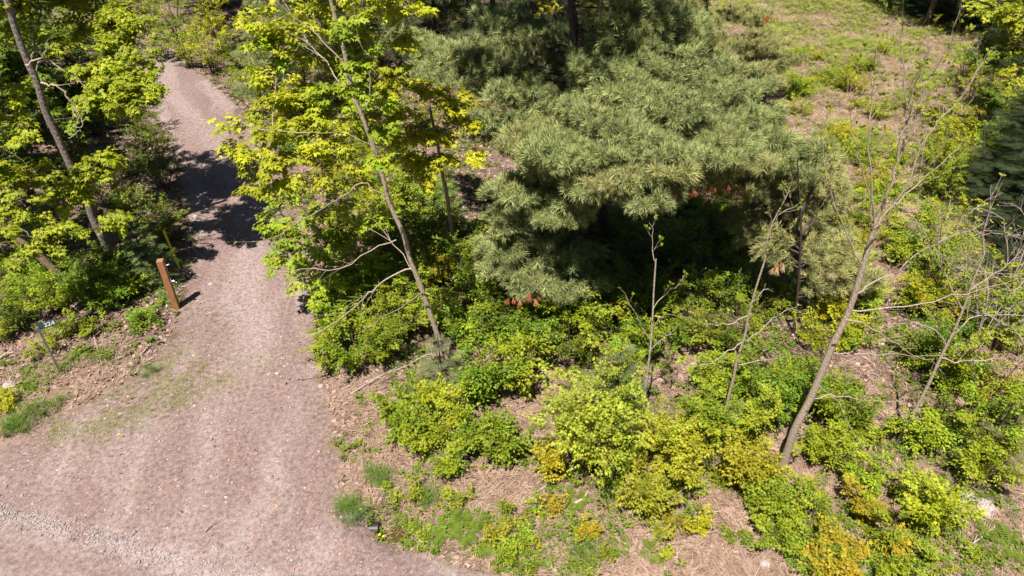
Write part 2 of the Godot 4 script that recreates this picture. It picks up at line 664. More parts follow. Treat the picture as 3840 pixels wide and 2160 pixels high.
func bough(o: Node3D, s: Vector3, e: Vector3, width: float, pal: Array, dens := 1.0, scale := 1.15, dead := 0.0) -> void:
	var len := s.distance_to(e)
	var mid := s.lerp(e, 0.55) - UP * 0.06 * len + rvec() * 0.12
	var line: Array = []
	for k in 9: line.append(bez(s, mid, e, k / 8.0))
	line = wobble(line, 0.025)
	var b := Buf.new()
	b.tube(line, taper(9, 0.014 + 0.009 * len, 0.006), 5)
	var xf: Array = []
	var cols: Array = []
	needles_on(line, len, width, pal, xf, cols, b, dens, scale)
	var br := part("bough", b, M.pine_bark, o, o.position)
	scatter("needles", leaf_mesh("pine"), M.needle, xf, cols, br, o.position)
	if dead > 0.0:
		var dx: Array = []
		var dc: Array = []
		for k in 9:
			dx.append(look(Vector3(rnd(-.5, .5), -1, rnd(-.2, .6)), Vector3(1, 0, 0), rnd(0.8, 1.2), e + Vector3(rnd(-.30, .42), rnd(-.10, .10), rnd(0.05, .35))))
			dc.append(tint([Color(0.46, 0.12, 0.05), Color(0.42, 0.18, 0.09)] if dead < 2.0 else [Color(0.50, 0.38, 0.20), Color(0.46, 0.28, 0.14)]))
		var dn := scatter("dead_needles", S.pine_limp, M.needle, dx, dc, br, o.position)
		tag(dn, "rust red dead needle clusters at the bough's tip" if dead < 2.0 else "straw brown dead needle clusters at the bough's tip", "")


func pine(called: String, pts: Array, r0: float, label: String, boughs: Array, pal: Array) -> Array:
	pts[0] = ground(pts[0])
	var o := thing(called, pts[0], label, "tree")
	var line := trunk(o, pts, r0, r0 * 0.3, M.pine_bark)
	for q in boughs:
		var e: Vector3 = q[0]
		var s: Vector3 = line[0]
		var best := 1e9
		for c in line:
			var w: float = absf(c.y - (e.y - 0.12 * Vector2(e.x - c.x, e.z - c.z).length()))
			if w < best:
				best = w
				s = c
		bough(o, s, e, q[1], pal if q.size() < 3 else q[2], 1.0, 1.3, q[3] if q.size() > 3 else 0.0)
		if e.distance_to(s) > 1.2 and q.size() < 4:
			bough(o, s - UP * 0.1, e + V(rnd(-.4, .4), rnd(-.22, .02), rnd(-.5, .1)), q[1], pal if q.size() < 3 else q[2], 0.9, 1.25)
	return [o, line]


func whorls(o: Node3D, line: Array, y0: float, y1: float, reach0: float, reach1: float, step: float, pal: Array, width := 0.6, rise := 0.10) -> void:
	var y := y0
	var turn := rnd(0, TAU)
	while y < y1:
		var s: Vector3 = line[0]
		for c in line:
			if absf(c.y - line[0].y - y) < absf(s.y - line[0].y - y): s = c
		var k := (y - y0) / maxf(y1 - y0, 0.01)
		for q in 5:
			var a := turn + TAU * q / 5 + rnd(-.3, .3)
			var len := lerpf(reach0, reach1, k) * rnd(0.75, 1.1)
			bough(o, s, s + Vector3(cos(a) * len, len * rnd(rise - 0.05, rise + 0.12), sin(a) * len), width * lerpf(1.0, 0.6, k), pal)
		turn += 0.8
		y += step * rnd(0.85, 1.15)


func fir(called: String, p: Vector3, h: float, reach: float, label: String, pal: Array, tiers := 0, kind := "fir", size := 1.0) -> Node3D:
	var at := ground(p)
	var o := thing(called, at, label, "tree")
	var line := trunk(o, [at, at + UP * h * 0.5 + rvec() * 0.04, at + UP * h], 0.012 + 0.010 * h, 0.006, M.pine_bark)
	if tiers == 0: tiers = int(h / 0.28)
	for t in tiers:
		var k := float(t) / tiers
		var y := h * (0.06 + 0.92 * k)
		var xf: Array = []
		var cols: Array = []
		var b := Buf.new()
		for q in (7 if k < 0.8 else 4):
			var a := TAU * q / 7 + t * 1.1 + rnd(-.3, .3)
			var len := reach * (1.0 - k * 0.92) * rnd(0.8, 1.15)
			var s: Vector3 = at + UP * y
			var e := s + Vector3(cos(a) * len, -0.12 * len + 0.1 * k, sin(a) * len)
			b.tube([s, s.lerp(e, 0.5) + UP * 0.03, e], [0.010, 0.007, 0.003], 4)
			var n := maxi(1, int(len / (0.19 * size)))
			for m in n:
				var f := s.lerp(e, (m + 0.6) / n)
				var dir := (e - s).normalized()
				for sd in [-1.0, 0.0, 1.0]:
					if sd == 0.0 and m < n - 1: continue
					var d2: Vector3 = dir * 0.8 + dir.cross(UP) * sd * 0.8 + rvec() * 0.15
					xf.append(look(d2, UP + rvec() * 0.2, size * rnd(0.75, 1.1) * (0.6 + 0.4 * (1 - k)), f))
					cols.append(tint(pal))
		var tier := part("branch_tier", b, M.pine_bark, o, at)
		scatter("needles", leaf_mesh(kind), M.needle, xf, cols, tier, at)
	return o


# Bare limbs: a polyline limb with twigs and twiglets, small new leaves at some tips.
func twigs(b: Buf, line: Array, r: float, n: int, len: float, lift: float, tips: Array, depth := 1, from := 0.25) -> void:
	for k in n:
		var t := from + (1.0 - from) * (k + rnd(0, 1)) / n
		var f: Vector3 = along(line, t)
		var d: Vector3 = (along(line, minf(t + 0.08, 1.0)) - along(line, t - 0.08)).normalized()
		var out := d.cross(rvec()).normalized()
		var L := len * rnd(0.5, 1.2) * (1.15 - 0.6 * t)
		var e: Vector3 = f + (d * 0.7 + out * 0.75 + UP * lift).normalized() * L
		var m := f.lerp(e, 0.5) - UP * lift * L * 0.18
		var tw: Array = []
		for q in 5: tw.append(bez(f, m, e, q / 4.0))
		b.tube(tw, taper(5, r, r * 0.35), 4)
		tips.append([e, (e - m).normalized()])
		if depth > 0: twigs(b, tw, r * 0.55, 3, L * 0.45, lift, tips, depth - 1)


func buds(parent: Node3D, origin: Vector3, tips: Array, share: float, pal: Array, size := 1.0) -> void:
	var xf: Array = []
	var cols: Array = []
	for t in tips:
		if rng.randf() > share: continue
		xf.append(look(t[1] + UP * 0.2, UP + rvec() * 0.3, size * rnd(0.7, 1.25), t[0]))
		cols.append(tint(pal))
	scatter("leaves", leaf_mesh("bud"), M.leaf, xf, cols, parent, origin)


func limb(o: Node3D, pts: Array, r0: float, n: int, len: float, lift: float, share: float, pal: Array, mat: Material, size := 1.0, depth := 1) -> void:
	var line := wobble(smooth(pts, 3), 0.028)
	if not forks.has(o): forks[o] = []
	for k in range(2, line.size() - 1, 2): forks[o].append(line[k])
	var b := Buf.new()
	b.tube(line, taper(line.size(), r0, maxf(r0 * 0.25, 0.003)), 6)
	var tips: Array = []
	twigs(b, line, maxf(r0 * 0.28, 0.0034), int(n * 0.75), len, lift, tips, depth)
	tips.append([line[-1], (line[-1] - line[-2]).normalized()])
	var br := part("branch", b, mat, o, o.position)
	if share > 0.0: buds(br, o.position, tips, share, pal, size)


# ---------------------------------------------------------------- materials
func bark(a: Color, b: Color, d: Color, scale: float, rough := 0.9) -> StandardMaterial3D:
	var g := Gradient.new()
	g.set_color(0, d); g.set_color(1, b)
	g.add_point(0.45, a)
	var n := FastNoiseLite.new()
	n.seed = 5
	n.frequency = 0.018
	n.fractal_octaves = 4
	var t := NoiseTexture2D.new()
	t.width = 256; t.height = 256; t.seamless = true
	t.noise = n; t.color_ramp = g
	var m := StandardMaterial3D.new()
	m.albedo_texture = t
	m.uv1_triplanar = true
	m.uv1_world_triplanar = true
	m.uv1_scale = Vector3(scale, scale * 0.4, scale)
	m.roughness = rough
	var h := NoiseTexture2D.new()
	h.width = 256; h.height = 256; h.seamless = true
	h.noise = n
	m.heightmap_enabled = true
	m.heightmap_texture = h
	m.heightmap_scale = 1.0
	return m


func foliage(rough: float, glow: Color, spec := 0.4) -> StandardMaterial3D:
	var m := StandardMaterial3D.new()
	m.vertex_color_use_as_albedo = true
	m.roughness = rough
	m.metallic_specular = spec
	m.cull_mode = BaseMaterial3D.CULL_DISABLED
	if glow.r + glow.g > 0.0:
		m.backlight_enabled = true
		m.backlight = glow
	return m


func plain(c: Color, rough := 0.8, metal := 0.0) -> StandardMaterial3D:
	var m := StandardMaterial3D.new()
	m.albedo_color = c.linear_to_srgb()
	m.roughness = rough
	m.metallic = metal
	return m


func make_materials() -> void:
	M.bark = bark(Color(0.42, 0.36, 0.30), Color(0.58, 0.52, 0.44), Color(0.24, 0.20, 0.16), 5.0)
	M.smooth_bark = bark(Color(0.60, 0.55, 0.49), Color(0.72, 0.67, 0.61), Color(0.40, 0.35, 0.30), 7.0)
	M.grey_bark = bark(Color(0.40, 0.37, 0.36), Color(0.72, 0.68, 0.66), Color(0.16, 0.14, 0.14), 7.0)
	M.dead_wood = bark(Color(0.62, 0.57, 0.54), Color(0.76, 0.72, 0.69), Color(0.44, 0.39, 0.36), 6.0)
	M.pine_bark = bark(Color(0.24, 0.20, 0.18), Color(0.38, 0.32, 0.28), Color(0.11, 0.09, 0.08), 6.0)
	M.twig = bark(Color(0.36, 0.28, 0.22), Color(0.50, 0.42, 0.34), Color(0.22, 0.16, 0.12), 6.0)
	M.leaf = foliage(0.5, Color(0.80, 0.84, 0.42), 0.42)
	M.needle = foliage(0.55, Color(0.40, 0.46, 0.22), 0.35)
	M.grass = foliage(0.6, Color(0.62, 0.70, 0.36), 0.35)
	M.dry = foliage(0.85, Color(0, 0, 0), 0.25)
	M.stone = foliage(0.9, Color(0, 0, 0), 0.3)
	M.pale_stone = bark(Color(0.62, 0.59, 0.58), Color(0.76, 0.74, 0.73), Color(0.42, 0.39, 0.38), 4.0)


func make_shapes() -> void:
	S.maple = [sprig_maple(), sprig_maple(8), sprig_maple(6, 0.095)]
	S.small_maple = [sprig_maple(7, 0.062), sprig_maple(8, 0.066)]
	S.oval = [sprig_oval(), sprig_oval(12, 0.048), sprig_oval(8, 0.064), sprig_oval(7, 0.058, 0.15)]
	S.long_oval = [sprig_oval(8, 0.082, 0.22), sprig_oval(9, 0.072, 0.25)]
	S.bud = [sprig_bud(), sprig_bud()]
	S.pine = [pine_tuft(), pine_tuft(64, 0.11), pine_tuft(44, 0.135, 0.0055, 1.1), pine_tuft(36, 0.115, 0.005, 1.6)]
	S.pine_limp = pine_tuft(40, 0.12, 0.005, 0.45)
	S.fir = [fir_spray(), fir_spray(5, 0.38)]
	S.grass = [grass_tuft(), grass_tuft(34, 0.28, 0.8)]
	S.fern = [fern_clump(), fern_clump(6, 0.5)]
	S.weed = [weed_rosette(), weed_rosette(11, 0.06, 1.2), weed_rosette(7, 0.09, 0.7)]
	S.dry_leaf = [dry_leaf(), dry_leaf()]
	S.straw = [straw(), straw()]
	S.stone = [stone(), stone(5), stone(7)]


# Ground colours: a map of soils laid over the whole lot, multiplied by a fine grain.
func soil_map() -> ImageTexture:
	var size := 1280
	var data := PackedByteArray()
	data.resize(size * size * 3)
	var grit := FastNoiseLite.new()
	grit.seed = 31; grit.frequency = 1.3; grit.fractal_octaves = 3
	var streak := FastNoiseLite.new()
	streak.seed = 77; streak.frequency = 0.5; streak.fractal_octaves = 3
	var litter := Color(0.245, 0.180, 0.155)
	var mould := Color(0.100, 0.064, 0.050)
	var straw_c := Color(0.315, 0.245, 0.170)
	var moss := Color(0.150, 0.165, 0.055)
	var gravel := Color(0.272, 0.211, 0.199)
	var damp := Color(0.234, 0.174, 0.163)
	var pale := Color(0.315, 0.257, 0.245)
	var road := Color(0.235, 0.176, 0.165)
	var road_pale := Color(0.275, 0.222, 0.208)
	var bank := Color(0.365, 0.312, 0.310)
	var lut := PackedByteArray()
	lut.resize(1025)
	for k in 1025: lut[k] = int(pow(k / 1024.0, 1 / 2.2) * 255)
	for row in size:
		var z := -46.0 + 48.0 * (row + 0.5) / size
		var xl := edge_x(drive_left, z)
		var xr := edge_x(drive_right, z)
		var lane := (edge_x(drive_left, minf(z, -12.5)) + edge_x(drive_right, minf(z, -12.5))) * 0.5 + 0.12 * maxf(z + 12.5, 0.0)
		for col in size:
			var x := -24.0 + 48.0 * (col + 0.5) / size
			var n1 := patch.get_noise_2d(x, z)
			var n2 := grit.get_noise_2d(x, z)
			var open := clampf((x + 0.30 * z * -0.0 - 6.0) * 0.35, 0, 1) * clampf((-z - 13.0) * 0.4, 0, 1)
			var c := litter.lerp(mould, clampf(0.42 + n1 * 1.3 - n2 * 0.8, 0, 1))
			c = c.lerp(straw_c, open * clampf(0.85 - n1 * 0.6, 0, 1))
			if z > -11.5: c = c.lerp(straw_c, clampf((z + 11.5) * 0.3, 0, 0.55))
			c = c.lerp(moss, clampf(n2 * 1.2 + n1 - 0.15 + open * clampf(-z * 0.035 - 0.42, 0, 0.55), 0, 0.8))
			var d := minf(x - xl, xr - x) if z > -36.0 else -5.0
			var inside := clampf((d + n2 * 0.55 + n1 * 0.3) * 2.2 + 0.5, 0, 1)
			if inside > 0.0:
				var s1 := streak.get_noise_2d((x - lane + n1 * 0.35) * 1.7, z * 0.22)
				var g := gravel.lerp(damp, clampf(0.30 - s1 * 1.5 - n1 * 0.9, 0, 1))
				g = g.lerp(pale, clampf(s1 * 2.2 + n2 * 0.5 + 0.10, 0, 1))
				if z > -12.5:
					var verge := clampf(1.0 - (x - xl - 0.2) / 2.6, 0, 1) * clampf((z + 12.5) * 0.6, 0, 1)
					g = g.lerp(moss, clampf(verge * (0.35 + n2 * 1.3 + n1 * 0.7), 0, 0.6))
				c = c.lerp(g, inside)
			if z > -9.5:
				var e := z - edge_z(bank_edge, x)
				var w := z - edge_z(road_edge, x)
				var b := clampf((e + n2 * 0.45 + n1 * 0.2) * 2.6 + 0.4, 0, 1)
				if b > 0.0: c = c.lerp(bank, b * 0.8)
				var rr := clampf((w + n2 * 0.25 + n1 * 0.1) * 4.0 + 0.5, 0, 1)
				if rr > 0.0:
					var s2 := streak.get_noise_2d((x - w * 0.3) * 0.35, w * 4.2)
					c = c.lerp(road.lerp(road_pale, clampf(0.4 + s2 * 1.8 + n2 * 0.5, 0, 1)), rr)
			var k := (row * size + col) * 3
			data[k] = lut[int(clampf(c.r * 1.28, 0, 1) * 1024)]
			data[k + 1] = lut[int(clampf(c.g * 1.28, 0, 1) * 1024)]
			data[k + 2] = lut[int(clampf(c.b * 1.28, 0, 1) * 1024)]
	return ImageTexture.create_from_image(Image.create_from_data(size, size, false, Image.FORMAT_RGB8, data))


func grain() -> Array:
	var a := FastNoiseLite.new()
	a.noise_type = FastNoiseLite.TYPE_CELLULAR
	a.seed = 3; a.frequency = 0.15
	a.cellular_return_type = FastNoiseLite.RETURN_CELL_VALUE
	a.fractal_type = FastNoiseLite.FRACTAL_NONE
	var b := FastNoiseLite.new()
	b.seed = 9; b.frequency = 0.03; b.fractal_octaves = 5
	var d := FastNoiseLite.new()
	d.noise_type = FastNoiseLite.TYPE_CELLULAR
	d.seed = 3; d.frequency = 0.15
	d.fractal_type = FastNoiseLite.FRACTAL_NONE
	var n := 768
	var ia := a.get_seamless_image(n, n)
	var ib := b.get_seamless_image(n, n)
	var id := d.get_seamless_image(n, n)
	var pa := ia.get_data()
	var pb := ib.get_data()
	var pd := id.get_data()
	var col := PackedByteArray()
	col.resize(n * n * 3)
	var bump := PackedByteArray()
	bump.resize(n * n)
	for k in n * n:
		var t := 0.66 + 0.26 * (pa[k] / 255.0 - 0.5) + 0.42 * (pb[k] / 255.0 - 0.5)
		var w := (pa[k] / 255.0 - 0.5) * 0.08
		col[k * 3] = int(clampf(pow(clampf(t * (1 + w), 0, 1), 0.4545) * 255, 0, 255))
		col[k * 3 + 1] = int(clampf(pow(clampf(t, 0, 1), 0.4545) * 255, 0, 255))
		col[k * 3 + 2] = int(clampf(pow(clampf(t * (1 - w), 0, 1), 0.4545) * 255, 0, 255))
		bump[k] = int(clampf(255 - pd[k] * 0.8 + (pb[k] - 128) * 0.6, 0, 255))
	return [ImageTexture.create_from_image(Image.create_from_data(n, n, false, Image.FORMAT_RGB8, col)), ImageTexture.create_from_image(Image.create_from_data(n, n, false, Image.FORMAT_L8, bump))]


func sheet(called: String, xs: Array, zs: Array, keep: Callable, lift: Callable, mats: Array, kind := "structure") -> MeshInstance3D:
	# a sheet over a grid of xs by zs, kept where keep() says; surface 0 inside the soil map, surface 1 beyond it
	var v := PackedVector3Array()
	var nn := PackedVector3Array()
	var u1 := PackedVector2Array()
	var u2 := PackedVector2Array()
	var nx := xs.size()
	for z in zs:
		for x in xs:
			v.append(Vector3(x, lift.call(x, z), z))
			u1.append(Vector2(x, z) / 3.1)
			u2.append(Vector2((x + 24.0) / 48.0, (z + 46.0) / 48.0))
			var e := 0.1
			nn.append(Vector3(gh(x - e, z) - gh(x + e, z), 2 * e, gh(x, z - e) - gh(x, z + e)).normalized())
	var idx := [PackedInt32Array(), PackedInt32Array()]
	for r in zs.size() - 1:
		for q in nx - 1:
			var xm: float = (xs[q] + xs[q + 1]) / 2
			var zm: float = (zs[r] + zs[r + 1]) / 2
			if not keep.call(xm, zm): continue
			var k := r * nx + q
			var far := 1 if absf(xm) > 23.9 or zm < -45.9 or zm > 1.9 else 0
			idx[far].append_array([k, k + 1, k + nx, k + 1, k + nx + 1, k + nx])
	var m := ArrayMesh.new()
	for s in 2:
		if idx[s].is_empty(): continue
		var a := []
		a.resize(Mesh.ARRAY_MAX)
		a[Mesh.ARRAY_VERTEX] = v; a[Mesh.ARRAY_NORMAL] = nn; a[Mesh.ARRAY_TEX_UV] = u1; a[Mesh.ARRAY_TEX_UV2] = u2
		a[Mesh.ARRAY_INDEX] = idx[s]
		m.add_surface_from_arrays(Mesh.PRIMITIVE_TRIANGLES, a)
		m.surface_set_material(m.get_surface_count() - 1, mats[s])
	var o := MeshInstance3D.new()
	o.name = numbered(called)
	o.mesh = m
	o.set_meta("kind", kind)
	add_child(o)
	return o


func span(a: float, b: float, step: float) -> Array:
	var out: Array = []
	var n := int(ceil((b - a) / step))
	for k in n + 1: out.append(a + (b - a) * k / n)
	return out


func _ready() -> void:
	rng.seed = 20240518
	# ---------------- camera, sky, sun, exposure
	var cam := Camera3D.new()
	cam.name = "camera"
	cam.position = Vector3(0, 10, 0)
	cam.rotation_degrees = Vector3(-35.6, 0, 0)
	cam.fov = 45.2
	cam.near = 0.1
	cam.far = 900
	add_child(cam)
	cam.current = true
	var env := Environment.new()
	env.background_mode = Environment.BG_SKY
	var sky_m := ProceduralSkyMaterial.new()
	sky_m.sky_top_color = Color(0.38, 0.46, 0.62)
	sky_m.sky_horizon_color = Color(0.70, 0.73, 0.76)
	sky_m.sky_curve = 0.12
	sky_m.ground_bottom_color = Color(0.16, 0.17, 0.12)
	sky_m.ground_horizon_color = Color(0.40, 0.42, 0.38)
	sky_m.sky_energy_multiplier = 0.6
	sky_m.ground_energy_multiplier = 0.5
	var sky := Sky.new()
	sky.sky_material = sky_m
	env.sky = sky
	env.tonemap_mode = Environment.TONE_MAPPER_LINEAR
	env.tonemap_exposure = 1.95
	env.sdfgi_enabled = true
	env.ssao_enabled = true
	env.ssil_enabled = true
	var we := WorldEnvironment.new()
	we.name = "world_environment"
	we.environment = env
	add_child(we)
	var sun := DirectionalLight3D.new()
	sun.name = "sun"
	sun.light_color = Color(1.0, 0.95, 0.90)
	sun.light_energy = 1.6
	sun.light_angular_distance = 0.5
	sun.shadow_enabled = true
	add_child(sun)
	# high, behind the camera and a little to its left: shadows fall away and slightly to the right
	sun.look_at_from_position(Vector3.ZERO, Vector3(0.165, -0.90, -0.405), UP)

	broad.seed = 11; broad.frequency = 0.12; broad.fractal_octaves = 2
	fine.seed = 12; fine.frequency = 0.9; fine.fractal_octaves = 2
	patch.seed = 13; patch.frequency = 0.35; patch.fractal_octaves = 3
	drive_left = [Vector2(-17.71, -33.25), Vector2(-14.35, -26.10), Vector2(-12.40, -23.76), Vector2(-9.30, -17.18), Vector2(-8.44, -15.90), Vector2(-8.11, -14.04), Vector2(-7.72, -12.32), Vector2(-7.78, -10.98), Vector2(-8.34, -10.03), Vector2(-9.08, -9.49), Vector2(-9.71, -8.97), Vector2(-11.48, -8.31)]
	drive_right = [Vector2(-14.38, -30.92), Vector2(-11.29, -26.97), Vector2(-9.36, -23.76), Vector2(-7.18, -19.66), Vector2(-5.49, -15.51), Vector2(-4.78, -13.38), Vector2(-4.22, -11.36), Vector2(-3.78, -10.14), Vector2(-3.36, -9.07), Vector2(-3.06, -8.13), Vector2(-2.84, -7.37), Vector2(-2.23, -6.98), Vector2(-0.87, -6.40), Vector2(0.07, -6.20)]
	bank_edge = [Vector2(-11.41, -8.22), Vector2(-8.80, -7.47), Vector2(-7.87, -7.22), Vector2(-7.17, -7.08), Vector2(-6.43, -6.85), Vector2(-5.73, -6.63), Vector2(-4.76, -6.44), Vector2(-3.66, -6.18), Vector2(-2.34, -5.73)]
	road_edge = [Vector2(-11.12, -7.83), Vector2(-8.64, -7.19), Vector2(-7.71, -6.94), Vector2(-6.85, -6.76), Vector2(-5.95, -6.43), Vector2(-5.34, -6.21), Vector2(-4.17, -5.80)]
	make_materials()
	make_shapes()
	build_ground()
	build_ground_cover()
	build_trees()
	build_shrubs()
	build_small_things()


func build_ground() -> void:
	var g := grain()
	var soil := StandardMaterial3D.new()
	soil.albedo_texture = g[0]
	soil.detail_enabled = true
	soil.detail_blend_mode = BaseMaterial3D.BLEND_MODE_MUL
	soil.detail_uv_layer = BaseMaterial3D.DETAIL_UV_2
	soil.detail_albedo = soil_map()
	soil.heightmap_enabled = true
	soil.heightmap_texture = g[1]
	soil.heightmap_scale = 0.32
	soil.roughness = 0.95
	soil.metallic_specular = 0.25
	var beyond := StandardMaterial3D.new()
	beyond.albedo_texture = g[0]
	beyond.albedo_color = Color(0.22, 0.19, 0.13).linear_to_srgb()
	beyond.heightmap_enabled = true
	beyond.heightmap_texture = g[1]
	beyond.heightmap_scale = 0.7
	beyond.roughness = 0.95
	var mats := [soil, beyond]
	var xs := [-420.0, -200.0, -90.0, -50.0, -34.0] + span(-24, 24, 0.2) + [34.0, 50.0, 90.0, 200.0, 420.0]
	var zs := [-500.0, -250.0, -120.0, -70.0] + span(-46, 2, 0.2) + [12.0, 40.0, 120.0, 300.0]
	sheet("ground", xs, zs, func(_x, _z): return true, func(x, z): return gh(x, z), mats)
	sheet("driveway", span(-19, 3, 0.1), span(-34, -6.2, 0.1),
		func(x, z): return in_drive(x, z) + fine.get_noise_2d(x * 2, z * 2) * 0.25 > 0.0 and z < edge_z(bank_edge, x),
		func(x, z): return gh(x, z) + 0.010, mats)
	sheet("gravel_bank", span(-20, 6, 0.08), span(-9.5, 2, 0.08),
		func(x, z): return z > edge_z(bank_edge, x) and z < edge_z(road_edge, x),
		func(x, z):
			var w := edge_z(road_edge, x) - edge_z(bank_edge, x)
			return gh(x, z) + 0.012 + 0.035 * sin(PI * clampf((z - edge_z(bank_edge, x)) / maxf(w, 0.05), 0, 1)), mats)
	sheet("road", span(-23.8, 23.8, 0.2), span(-9.5, 1.8, 0.1),
		func(x, z): return z > edge_z(road_edge, x), func(x, z): return gh(x, z) + 0.014, mats)


func visible_x(z: float) -> float:
	return 1.6 + 0.78 * (-z * 0.813 + 5.8)


func build_ground_cover() -> void:
	var sx: Array = []; var sc: Array = []      # loose stones on the driveway
	for k in 34000:
		var z := -6.0 - 30.0 * pow(rng.randf(), 1.5)
		var xl := edge_x(drive_left, z)
		var xr := edge_x(drive_right, z)
		xl = maxf(xl, -visible_x(z))
		var x := rnd(xl - 0.3, xr + 0.3)
		if z > edge_z(bank_edge, x) or rng.randf() > 0.65 + fine.get_noise_2d(x, z): continue
		var s := 0.006 + 0.014 * pow(rng.randf(), 2.5) + (0.015 if rng.randf() < 0.012 else 0.0)
		sx.append(Transform3D(Basis.from_euler(Vector3(rnd(-.3, .3), rnd(0, TAU), rnd(-.3, .3))) * Basis.from_scale(Vector3(s * rnd(0.8, 1.5), s * rnd(0.6, 1.0), s)), Vector3(x, gh(x, z) + 0.010, z)))
		var w := rnd(0.18, 0.34) + (0.20 if rng.randf() < 0.10 else 0.0)
		sc.append(Color(w, w * rnd(0.78, 0.86), w * rnd(0.76, 0.86)))
	scatter("loose_gravel", S.stone[0], M.stone, sx, sc, self, Vector3.ZERO, "pinkish grey loose gravel strewn over the driveway", "gravel")
	sx = []; sc = []
	for k in 5500:
		var x := rnd(-11, 0.5)
		var a := edge_z(bank_edge, x)
		var b := edge_z(road_edge, x)
		var t := 0.5 + (rnd(-1, 1) + rnd(-1, 1) + rnd(-1, 1)) * 0.5
		if fine.get_noise_2d(x * 1.5, t * 2.0) < rnd(-0.6, 0.1): continue
		var z := lerpf(a, b, t)
		var s := 0.008 + 0.014 * pow(rng.randf(), 2)
		sx.append(Transform3D(Basis.from_euler(Vector3(rnd(-.4, .4), rnd(0, TAU), rnd(-.4, .4))) * Basis.from_scale(Vector3(s * rnd(0.8, 1.4), s, s)), Vector3(x, gh(x, z) + 0.014 + 0.035 * sin(PI * clampf(t, 0, 1)), z)))
		var w := rnd(0.20, 0.38)
		sc.append(Color(w, w * 0.88, w * 0.88))
	scatter("crushed_stone", S.stone[1], M.stone, sx, sc, self, Vector3.ZERO, "pale crushed stone pushed up in a bank along the road", "gravel")

	var lx: Array = []; var lc: Array = []      # fallen leaves
	var tx: Array = []; var tc: Array = []      # dead grass
	var gx: Array = []; var gc: Array = []      # green blades
	var wx: Array = []; var wc: Array = []      # low weeds
	for k in 230000:
		var z := -5.4 - 36.0 * pow(rng.randf(), 1.45)
		var x := rnd(-1, 1) * visible_x(z)
		if z > edge_z(bank_edge, x) - 0.1: continue
		var d := in_drive(x, z)
		var n1 := patch.get_noise_2d(x, z)
		var n2 := fine.get_noise_2d(x + 40, z)
		var at := Vector3(x, gh(x, z), z)
		var open := clampf((x - 5.0) * 0.4, 0, 1) * clampf((-z - 13.0) * 0.4, 0, 1)
		var strip := clampf((z + 12.5) * 0.35, 0, 1) * clampf(-d * 2, 0, 1)
		var pick := rng.randf()
		if d > 0.0:                             # sparse growth on the gravel, thicker on the left verge
			var verge := clampf(1.0 - (x - edge_x(drive_left, z)) / 2.4, 0, 1) * clampf((z + 13.5) * 0.5, 0, 1)
			var near := clampf(1.0 - d / 0.5, 0, 1)
			if pick < 0.42 * (near + verge * 1.6) * (0.75 + n1 * 1.8):
				if rng.randf() < 0.62:
					gx.append(look(Vector3(rnd(-1, 1), 0, rnd(-1, 1)), UP, rnd(0.18, 0.46), at)); gc.append(tint([Color(0.22, 0.26, 0.05), Color(0.34, 0.31, 0.10)]))
				else:
					tx.append(look(Vector3(rnd(-1, 1), 0, rnd(-1, 1)), UP, rnd(0.25, 0.6), at + UP * 0.012)); tc.append(tint([Color(0.34, 0.26, 0.20), Color(0.24, 0.18, 0.13)]))
			elif pick > 0.955:
				lx.append(look(Vector3(rnd(-1, 1), rnd(-.2, .2), rnd(-1, 1)), UP + rvec() * 0.4, rnd(0.4, 0.8), at + UP * 0.014)); lc.append(tint([Color(0.36, 0.25, 0.21), Color(0.22, 0.14, 0.105)], 0.3))
			continue
		if pick < 0.40 - 0.25 * open - 0.12 * strip:
			lx.append(look(Vector3(rnd(-1, 1), rnd(-.3, .3), rnd(-1, 1)), UP + rvec() * 0.6, rnd(0.7, 1.35), at + UP * 0.01))
			lc.append(tint([Color(0.40, 0.29, 0.245), Color(0.20, 0.125, 0.095)], 0.35))
		elif pick < 0.46 + 0.28 * open + 0.14 * strip:
			if open + strip < 0.2 and rng.randf() < 0.6: continue
			tx.append(look(Vector3(rnd(-1, 1), rnd(-.05, .15), rnd(-1, 1)), UP, rnd(0.6, 1.25), at + UP * 0.01))
			tc.append(tint([Color(0.46, 0.345, 0.265), Color(0.32, 0.22, 0.16)], 0.3))
		elif pick < 0.84:
			var lush := n1 * 1.5 + n2 * 0.8 + 0.09 + 0.03 * strip + open * clampf(-z * 0.035 - 0.42, 0.0, 0.55)
			if lush < rnd(0, 0.55): continue
			if rng.randf() < 0.35:
				gx.append(look(Vector3(rnd(-1, 1), 0, rnd(-1, 1)), UP + rvec() * 0.2, rnd(0.4, 1.0), at)); gc.append(tint([Color(0.10, 0.19, 0.03), Color(0.20, 0.25, 0.05)]))
			else:
				wx.append(look(Vector3(rnd(-1, 1), 0, rnd(-1, 1)), UP + rvec() * 0.25, rnd(0.5, 1.1), at)); wc.append(tint([Color(0.10, 0.20, 0.014), Color(0.22, 0.26, 0.018)]))
